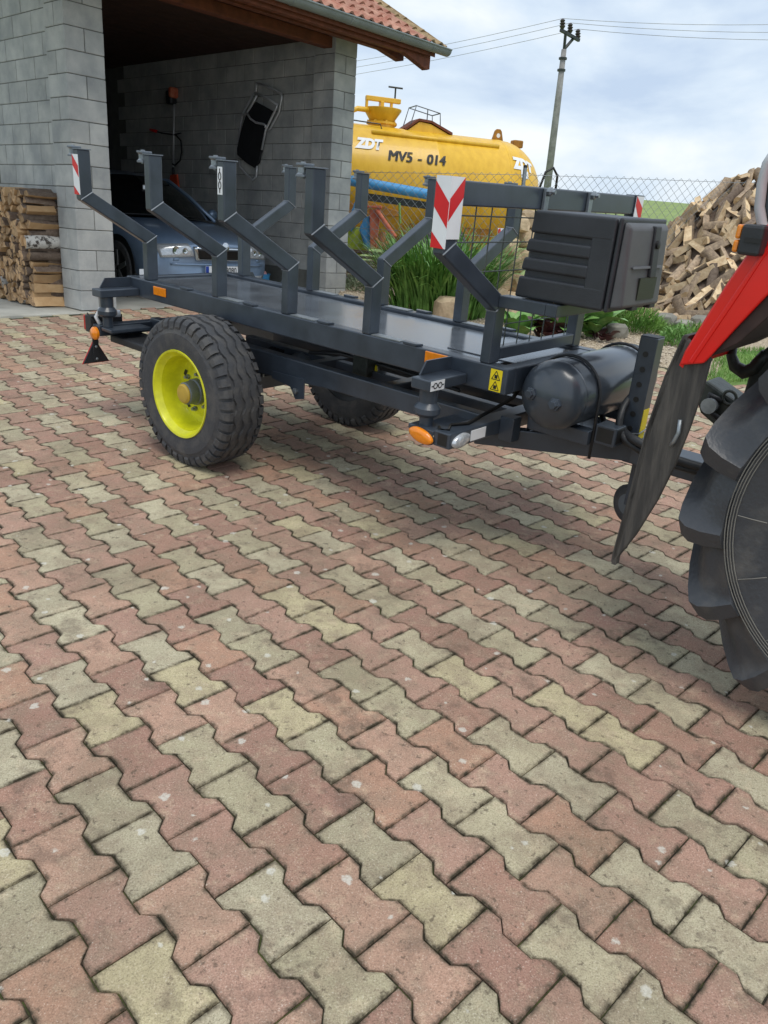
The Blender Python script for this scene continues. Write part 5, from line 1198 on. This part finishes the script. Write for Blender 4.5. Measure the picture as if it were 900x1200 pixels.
fence = empty('wire_fence'); tag(fence, 'galvanised chain-link fence in front of the yellow tanker', 'fence')
FP = [Vector((-1.25, 11.55, 0)), Vector((1.53, 11.05, 0)), Vector((5.3, 11.35, 0)), Vector((7.2, 11.5, 0))]
FH = []
for i, p in enumerate(FP):
    zt = (2.10, 2.22, 2.37, 2.42)[i]; FH.append(zt); zb = gz(p.x, p.y) - .1
    po = B().tube([(p.x, p.y, zb), (p.x, p.y, zt + .06)], .026, 12).build('fence_post', MT['steel'], fence, smooth=40)
    B().lathe([(0, .028), (.03, .026), (.035, 0)], (p.x, p.y, zt + .061), (0, 0, 1), 12).build('post_cap', MT['ink'], po, smooth=40)
for i in range(len(FP) - 1):
    a, b = FP[i], FP[i + 1]; n = int((b - a).length / .11); mb = B(); zb0 = gz(a.x, a.y) + .02
    def fpnt(u, z): 
        p = a.lerp(b, u); zt = FH[i] * (1 - u) + FH[i + 1] * u; zg = gz(p.x, p.y) + .02; return Vector((p.x, p.y, zg + (zt - zg) * z))
    H_ = FH[i] - zb0; rows_ = int(H_ / .11)
    mb.cm = 0
    for k in range(-rows_, n + 1):
        for s_ in (1, -1):
            pts = []
            for r in range(0, rows_ + 1, 1):
                u = (k + (r if s_ > 0 else rows_ - r)) / n
                if -1e-6 <= u <= 1 + 1e-6: pts.append(fpnt(min(1, max(0, u)), r / rows_))
            if len(pts) > 1: mb.tube([pts[0], pts[-1]], .0023, 4)
    for z in (0.02, .5, 0.985): mb.tube([fpnt(0, z), fpnt(1, z)], .003, 4)
    mb.build('wire_netting', MT['steel'], fence)

# ------------------------------------------------------------------ utility pole and wires
PYd = 30.0; pb = at(642, 218, PYd); pt_ = at(661, 58, PYd); zg = hill(pb.x, PYd) - .15
pole = empty('utility_pole', loc=(pb.x, PYd, zg)); tag(pole, 'tall grey power pole with a crossarm and three insulators', 'utility pole')
bpy.context.view_layer.update()
def up_(mb, name, mt, **k):
    o = mb.build(name, mt, None, **k); o.parent = pole; o.matrix_parent_inverse = Matrix.Translation(pole.location).inverted(); return o
up_(B().tube([(pb.x, PYd, zg), (pb.x * .35 + pt_.x * .65, PYd, pb.z * .35 + pt_.z * .65), pt_], [.145, .11, .085], 14), 'shaft', MT['pole'], smooth=True)
for dz in (.1, .45): up_(B().lathe([(0, .14), (.06, .14)], pt_ + Vector((0, 0, -dz - .2)), (0, 0, 1), 12), 'band', MT['grease'])
tips = [at(x, y, PYd + d) for x, y, d in ((659, 34, -.3), (668, 39, 0), (677, 46, .3))]
up_(B().bar(tips[0] + Vector((-.05, 0, -.03)), tips[2] + Vector((.05, 0, -.03)), .09, .09), 'crossarm', MT['grease'])
up_(B().tube([pt_, tips[0].lerp(tips[1], .45)], .05, 6).tube([pt_, tips[1].lerp(tips[2], .6)], .05, 6), 'stay', MT['grease'])
INS = []
for t_ in tips:
    io = up_(B().lathe([(0, .05), (.08, .10), (.12, .06), (.16, .10), (.2, .06), (.24, .09), (.30, .03)], t_, (-.12, 0, 1), 12), 'insulator', MT['ceramic'], smooth=40); INS.append(t_ + Vector((-.03, 0, .30)))
for i, p in enumerate(INS):
    for j, e in enumerate((at((1180, 1180, 1180)[i], (8, 22, 33)[i], 33), at((180, 180, 180)[i], (98, 106, 114)[i], 42))):
        pts = [p.lerp(e, k / 14) - Vector((0, 0, .35 * 4 * (k / 14) * (1 - k / 14))) for k in range(15)]
        o = B().tube(pts, .007, 5).build('power_line', MT['rockgrey'], smooth=True)
        tag(o, ('%s overhead wire leaving the pole towards the %s' % (('outer', 'middle', 'inner')[i] if False else ('topmost', 'middle', 'lowest')[i], ('firewood heap', 'garage roof')[j])), 'wire', 'overhead wires')

# ------------------------------------------------------------------ firewood heap
def heap_top(x):
    ks = [(3.0, .12), (3.35, .40), (3.7, .95), (4.0, 1.36), (4.45, 1.70), (5.1, 2.02), (6.0, 2.3), (7.2, 2.0), (8.2, .6)]
    if x <= ks[0][0] or x >= ks[-1][0]: return 0
    for (x0, h0), (x1, h1) in zip(ks, ks[1:]):
        if x0 <= x <= x1: return h0 + (h1 - h0) * (x - x0) / (x1 - x0) - (.5 if x0 < 3.5 else 0) * 0
def heap_z(x, y):
    t = heap_top(x); y0 = 9.75 - .10 * (x - 4); g = gz(x, y) + .05
    if t <= 0: return g
    k = (y - y0) / 1.65
    if k < 0: return g
    k = k if k < 1 else max(0, 2.1 - k) if k > 1.1 else 1
    return g + t * min(1, k)
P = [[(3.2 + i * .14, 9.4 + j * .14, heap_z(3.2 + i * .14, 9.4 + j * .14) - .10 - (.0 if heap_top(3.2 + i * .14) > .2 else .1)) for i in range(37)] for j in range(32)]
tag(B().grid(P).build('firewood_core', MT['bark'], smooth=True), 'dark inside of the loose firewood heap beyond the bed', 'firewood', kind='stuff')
cands = []
hr = random.Random(5)
def place(x, y, lift=0.0):
    z = heap_z(x, y) + lift
    a = Vector((x + .1, y, heap_z(x + .1, y))) - Vector((x - .1, y, heap_z(x - .1, y))); b = Vector((x, y + .1, heap_z(x, y + .1))) - Vector((x, y - .1, heap_z(x, y - .1)))
    nn = a.cross(b).normalized()
    th = hr.uniform(0, PI); d = (a.normalized() * math.cos(th) + b.normalized() * math.sin(th)); d = (d + nn * hr.uniform(-.35, .45)).normalized()
    X = d.orthogonal().normalized(); Y = d.cross(X); s_ = hr.uniform(.62, 1.15)
    return frame(X, Y, d, Vector((x, y, z))) @ Matrix.Rotation(hr.uniform(0, 6.3), 4, 'Z') @ Matrix.Scale(s_, 4)
HLOG = [log_mesh(300 + i, ['wedge', 'wedge', 'half', 'wedge', 'wedge', 'wedge'][i % 6], .38, hr.uniform(.042, .06), True) for i in range(24)]
taken = []
for tries in range(9000):
    x = hr.uniform(3.0, 6.2); y = hr.uniform(9.5, 11.7)
    if heap_top(x) <= 0: continue
    if heap_z(x, y) - gz(x, y) < .06 and (y < 9.5 or y > 10): continue
    lay = 0.0 if tries < 5200 else .07
    p3 = Vector((x, y, heap_z(x, y) + lay))
    if any((p3 - t_).length_squared < (.0150 if lay == 0 else .030) for t_ in taken): continue
    taken.append(p3)
    Mx = place(x, y, lay + hr.uniform(-.02, .03)); q = proj(Mx.translation)
    vis = q and 740 < q[0] < 915 and 180 < q[1] < 400
    cands.append((vis, Mx, hr.randrange(24)))
vis_ = [c for c in cands if c[0]]; hid = [c for c in cands if not c[0]]
NIND = max(0, 320 - stack_n - 24)
vis_.sort(key=lambda c: (c[1].translation - CAM).length)
step = max(1, len(vis_) // NIND) if NIND else 1
ind = vis_[:NIND]; rest = vis_[NIND:]
# take the individuals evenly over the face of the heap
ind = [c for i, c in enumerate(vis_) if (i * NIND) // len(vis_) != ((i - 1) * NIND) // len(vis_)]; rest = [c for c in vis_ if c not in ind]
for v, Mx, k in ind:
    o = inst('split_log', HLOG[k], None, Mx)
    birch = HLOG[k].materials[1] == MT['birch']; hh = Mx.translation.z - gz(Mx.translation.x, Mx.translation.y)
    if birch: lab = 'white birch-barked log in the loose firewood heap'
    elif hh < .35: lab = 'split log at the foot of the loose firewood heap above the flower bed'
    elif hh > heap_top(Mx.translation.x) * .85: lab = 'split log along the crest of the loose firewood heap, against the sky'
    else: lab = 'pale split log on the sloping face of the loose firewood heap'
    tag(o, lab, 'log', {'w': 'birch logs in the heap', 's': 'logs at the foot or crest of the heap', 'p': 'logs on the face of the heap'}[lab[0]] if lab[0] != 's' else ('logs at the foot of the heap' if 'foot' in lab else 'logs on the crest of the heap'))
def merge(lst, meshes, name, mats_of):
    mb = B(); mats = []
    for v, Mx, k in lst:
        me = meshes[k]; b = len(mb.v); mb.v += [Mx @ x.co for x in me.vertices]
        for p in me.polygons:
            mm = me.materials[p.material_index]
            if mm not in mats: mats.append(mm)
            mb.f.append([b + i for i in p.vertices]); mb.mi.append(mats.index(mm))
    return mb.build(name, mats, smooth=50, fix=False)
if rest or hid: tag(merge(rest + hid, HLOG, 'loose_firewood', None), 'mass of smaller split firewood between the larger logs of the heap', 'firewood', kind='stuff')

# ------------------------------------------------------------------ rocks, gravel, plants
def rock_mesh(seed, sx, sy, sz, mt, amp=.28):
    bm = bmesh.new(); bmesh.ops.create_icosphere(bm, subdivisions=2, radius=1.0); r = random.Random(seed); off = Vector((r.uniform(0, 50), r.uniform(0, 50), r.uniform(0, 50)))
    for v in bm.verts:
        n_ = v.co.normalized(); k = 1 + amp * noise.noise(n_ * 1.3 + off) + amp * .5 * noise.noise(n_ * 3 + off)
        c = n_ * k; c = Vector((max(-.8, min(.8, c.x)), max(-.8, min(.8, c.y)), max(-.7, min(.75, c.z))))
        v.co = Vector((c.x * sx, c.y * sy, c.z * sz))
    me = bpy.data.meshes.new('rock'); bm.to_mesh(me); bm.free(); me.materials.append(mt); me.polygons.foreach_set('use_smooth', [True] * len(me.polygons)); me.set_sharp_from_angle(angle=math.radians(28)); return me
def rock(px, py, sx, sy, sz, mt, label, up=.0, group=None):
    p = ground(px, py, .06); o = inst('rock', rock_mesh(hash((px, py)) % 999, sx, sy, sz, MT[mt]), None, Matrix.Translation((p.x, p.y, p.z + sz * .45 + up)) @ Matrix.Rotation(px * .7, 4, 'Z'))
    tag(o, label, 'rock', group); return o
rock(523, 374, .22, .18, .20, 'rock', 'brown boulder at the foot of the tall green grass')
rock(604, 377, .12, .1, .11, 'rock', 'small round stone in the gravel in front of the tall grass')
rock(722, 394, .15, .12, .11, 'rockgrey', 'grey-brown stone between the flower cushion and the stand tube')
for i, (x, y, s_) in enumerate(((778, 383, .22), (800, 388, .18), (822, 384, .2), (845, 389, .22), (868, 391, .2), (889, 390, .26), (852, 378, .15))):
    rock(x, y, s_, s_ * .7, s_ * .6, 'rockgrey', 'flat grey stone edging the bed at the foot of the firewood heap', group='stones edging the heap')
# sand-coloured boulders in the rockery behind the headboard
rr_ = random.Random(3)
for i, (x, y, s_, u) in enumerate(((575, 352, .26, 0), (598, 355, .22, 0), (622, 356, .24, 0), (588, 345, .24, .22), (611, 347, .22, .2), (578, 338, .2, .42), (600, 335, .24, .45), (618, 340, .22, .5), (590, 330, .2, .68), (610, 328, .24, .75), (617, 332, .22, .98), (604, 326, .18, .95), (640, 354, .24, .0), (660, 357, .22, 0), (645, 348, .2, .22))):
    p = ground(x, 362 + (i % 3) * 2, .05)
    o = inst('rock', rock_mesh(50 + i, s_, s_ * .8, s_ * .75, MT['rock'], .35), None, Matrix.Translation((p.x, p.y + .25 + u * .35, p.z + s_ * .4 + u)) @ Matrix.Rotation(i * 1.3, 4, 'Z'))
    tag(o, 'sand-coloured boulder in the rockery behind the mesh headboard', 'rock', 'boulders of the rockery')

def blades(base_list, name, mt, seg=3, parent=None):
    mb = B()
    for base, d, L_, w_, droop, yaw in base_list:
        side = Vector((-math.sin(yaw), math.cos(yaw), 0)); pts = []
        for k in range(seg + 1):
            u = k / seg; c = base + d * (L_ * u) + Vector((math.cos(yaw), math.sin(yaw), 0)) * (droop * L_ * u * u) - Vector((0, 0, droop * L_ * u ** 3 * .8))
            ww = w_ * (1 - u ** 2.2) * .5 + .0004; pts.append((c - side * ww, c + Vector((0, 0, -ww * .0)) + side * ww))
        mb.grid(pts)
    return mb.build(name, mt, parent, fix=False)
# tall ornamental grass
pc_ = ground(513, 364, .05); og = empty('ornamental_grass', loc=(pc_.x, pc_.y, bed_z(pc_.x, pc_.y))); bpy.context.view_layer.update()
tag(og, 'tall clump of green ornamental grass behind the trailer deck', 'grass clump')
bl_ = []; gr_ = random.Random(2)
for i in range(1100):
    a = gr_.uniform(0, 2 * PI); r = .50 * math.sqrt(gr_.random()); base = Vector((math.cos(a) * r * 1.1, math.sin(a) * r * .8, -.02)); yaw = a + gr_.uniform(-.9, .9); lean = .06 + .24 * r / .5 * gr_.uniform(.4, 1.2)
    d = Vector((math.cos(yaw) * lean, math.sin(yaw) * lean, 1)).normalized(); L_ = gr_.uniform(.8, 1.42) * (1 - .25 * r)
    bl_.append((base, d, L_, gr_.uniform(.018, .034), gr_.uniform(.15, .6), yaw))
blades(bl_, 'leaves', MT['reed'], 5, og)
bl_ = []
for i in range(220):
    a = gr_.uniform(0, 2 * PI); r = .48 * math.sqrt(gr_.random()); base = Vector((math.cos(a) * r * 1.1, math.sin(a) * r * .8, -.02)); bl_.append((base, Vector((gr_.uniform(-.2, .2), gr_.uniform(-.2, .2), 1)).normalized(), gr_.uniform(.3, .7), .008, .1, a))
blades(bl_, 'dry_stems', MT['stem'], 2, og)
# second, lower grass near the headboard
pc_ = ground(560, 350, .05); og = empty('ornamental_grass', loc=(pc_.x, pc_.y, bed_z(pc_.x, pc_.y))); bpy.context.view_layer.update()
tag(og, 'lower grass clump with thin leaves beside the rockery boulders', 'grass clump')
bl_ = []
for i in range(420):
    a = gr_.uniform(0, 2 * PI); r = .30 * math.sqrt(gr_.random()); yaw = a + gr_.uniform(-.9, .9); lean = .35 * r / .3
    bl_.append((Vector((math.cos(a) * r, math.sin(a) * r, -.02)), Vector((math.cos(yaw) * lean, math.sin(yaw) * lean, 1)).normalized(), gr_.uniform(.4, 1.2), gr_.uniform(.010, .018), gr_.uniform(.2, .6), yaw))
blades(bl_, 'leaves', MT['reed'], 4, og)
# broad-leaved plants
def leaf_mesh(L_, w_, mt):
    g = []
    for i in range(6):
        u = i / 5; ww = w_ * math.sin(PI * min(1, u * .92 + .06)) ** .8; z = .28 * L_ * math.sin(u * 2.2) - .10 * L_ * u * u
        g.append([(u * L_, -ww, z + .25 * ww), (u * L_, 0, z), (u * L_, ww, z + .25 * ww)])
    return B().grid(g).mesh('leaf', mt, smooth=True, fix=False)
def rosette(name, px, py, n, L_, w_, mt, label, cat='plant', rad=.05, hh=.0, group=None):
    p = ground(px, py, .05); o = empty(name, loc=(p.x, p.y, bed_z(p.x, p.y) - .01)); tag(o, label, cat, group); ms_ = [leaf_mesh(L_ * k, w_ * k, MT[mt]) for k in (.8, 1.0, 1.15)]
    r = random.Random(px)
    for i in range(n):
        a = i * 2.4 + r.uniform(-.3, .3); el = r.uniform(.15, .95)
        Mx = Matrix.Translation((math.cos(a) * rad, math.sin(a) * rad, hh * r.random())) @ Matrix.Rotation(a, 4, 'Z') @ Matrix.Rotation(-el, 4, 'Y') @ Matrix.Rotation(r.uniform(-.3, .3), 4, 'X')
        inst('leaf', ms_[i % 3], o, Mx)
    return o
rosette('hosta', 690, 394, 18, .36, .10, 'hosta', 'broad-leaved green hosta beside the air tank strap', hh=.06)
rosette('hosta', 607, 392, 18, .32, .08, 'hosta', 'green hosta seen through the lower wire mesh', hh=.06)
rosette('hosta', 662, 394, 14, .30, .085, 'hosta', 'green hosta between the purple plants at the headboard post', hh=.06)
rosette('coral_bells', 640, 394, 26, .20, .07, 'heuchera', 'dark purple leafy plant seen through the lower wire mesh', hh=.10, rad=.09)
rosette('coral_bells', 706, 398, 16, .11, .045, 'heuchera', 'dark purple leafy plant beside the large hosta', hh=.06, rad=.08)
def cushion(name, px, py, rx, ry, hz_, n, mt, label, lw=.010, ll=.10, up=0.0):
    p = ground(px, py, .05); o = empty(name, loc=(p.x, p.y, bed_z(p.x, p.y) - .02)); bpy.context.view_layer.update(); tag(o, label, 'plant'); r = random.Random(px + 1); bl = []
    for i in range(n):
        a = r.uniform(0, 2 * PI); q = math.sqrt(r.random()); b = Vector((math.cos(a) * rx * q, math.sin(a) * ry * q, hz_ * (1 - q * q) * r.uniform(.2, 1)))
        yaw = r.uniform(0, 2 * PI); bl.append((b, Vector((math.cos(a) * q * .8 + r.uniform(-.5, .5), math.sin(a) * q * .8 + r.uniform(-.5, .5), 1)).normalized(), ll * r.uniform(.6, 1.3), lw * r.uniform(.7, 1.3), r.uniform(0, .6), yaw))
    blades(bl, 'foliage', MT[mt], 2, o); return o
cushion('flower_cushion', 738, 388, .44, .28, .30, 2600, 'grass', 'rounded green cushion plant at the foot of the firewood heap')
cushion('low_shrub', 424, 338, .34, .28, .24, 900, 'shrubgrey', 'grey-green low shrub beside the garage pillar', .022, .06)
cushion('herb_clump', 792, 403, .22, .2, .20, 700, 'hosta', 'bright green herb clump behind the stand tube', .018, .08)
cushion('herb_clump', 808, 392, .3, .2, .12, 500, 'grass', 'low green ground-cover in front of the firewood heap', .012, .09)
cushion('weed', 780, 366, .08, .08, .12, 120, 'hosta', 'small green weed growing among the lower firewood', .02, .07)
# lavender-pink blossoms on a low plant
fl_o = cushion('pink_flowers', 757, 376, .16, .12, .10, 160, 'pinkprint', 'pale pink flowers between the cushion plant and the firewood', .02, .03)
# lawn patch
lw = []
lr_ = random.Random(9)
P = []
for i in range(12):
    P.append([]); 
    for j in range(12):
        p = ground(826, 456).lerp(ground(985, 440), i / 11); q = ground(838, 416).lerp(ground(1000, 425), i / 11); r = p.lerp(q, j / 11); P[-1].append((r.x, r.y, bed_z(r.x, r.y) + .012 - (.05 if i in (0, 11) or j in (0, 11) else 0)))
lawn = B().grid(P).build('lawn', MT['terrain'], smooth=True); tag(lawn, kind='structure')
for i in range(9000):
    u, v = lr_.random(), lr_.random(); p = ground(826, 456).lerp(ground(985, 440), u); q = ground(838, 416).lerp(ground(1000, 425), u); r = p.lerp(q, v); yaw = lr_.uniform(0, 6.3)
    lw.append((Vector((r.x, r.y, bed_z(r.x, r.y))), Vector((lr_.uniform(-.4, .4), lr_.uniform(-.4, .4), 1)).normalized(), lr_.uniform(.03, .07), .004, lr_.uniform(0, .5), yaw))
tag(blades(lw, 'lawn_grass', MT['grass'], 2), 'short lawn grass beside the paving near the tractor', 'grass', kind='stuff')
# loose gravel
pm_ = []
for i in range(5):
    pm_.append(rock_mesh(700 + i, .022, .018, .013, MT['pebble'], .3))
gl = []; r = random.Random(21)
for i in range(5000):
    t = r.uniform(3.5, 6.4); s_ = r.uniform(-4.6, 1.4); p = G_M @ Vector((t, s_, 0)); gl.append((p.x, p.y))
base = B(); mb = B()
oc = [Vector(v) for v in ((1, 0, 0), (0, 1, 0), (-1, 0, 0), (0, -1, 0), (0, 0, .8), (.1, .1, -.5))]
for x, y in gl:
    s_ = r.uniform(.010, .026); a = r.uniform(0, 6.3); b = len(mb.v); z = bed_z(x, y) + .004
    ca, sa = math.cos(a), math.sin(a); k = r.uniform(.6, 1)
    mb.v += [Vector((x + s_ * (v.x * ca - v.y * k * sa), y + s_ * (v.x * sa + v.y * k * ca), z + s_ * v.z * .7)) for v in oc]
    mb.f += [[b + i, b + (i + 1) % 4, b + 4] for i in range(4)] + [[b + (i + 1) % 4, b + i, b + 5] for i in range(4)]; mb.mi += [0] * 8
tag(mb.build('loose_gravel', MT['pebble'], fix=False), 'loose pale gravel covering the planting bed', 'gravel', kind='stuff')
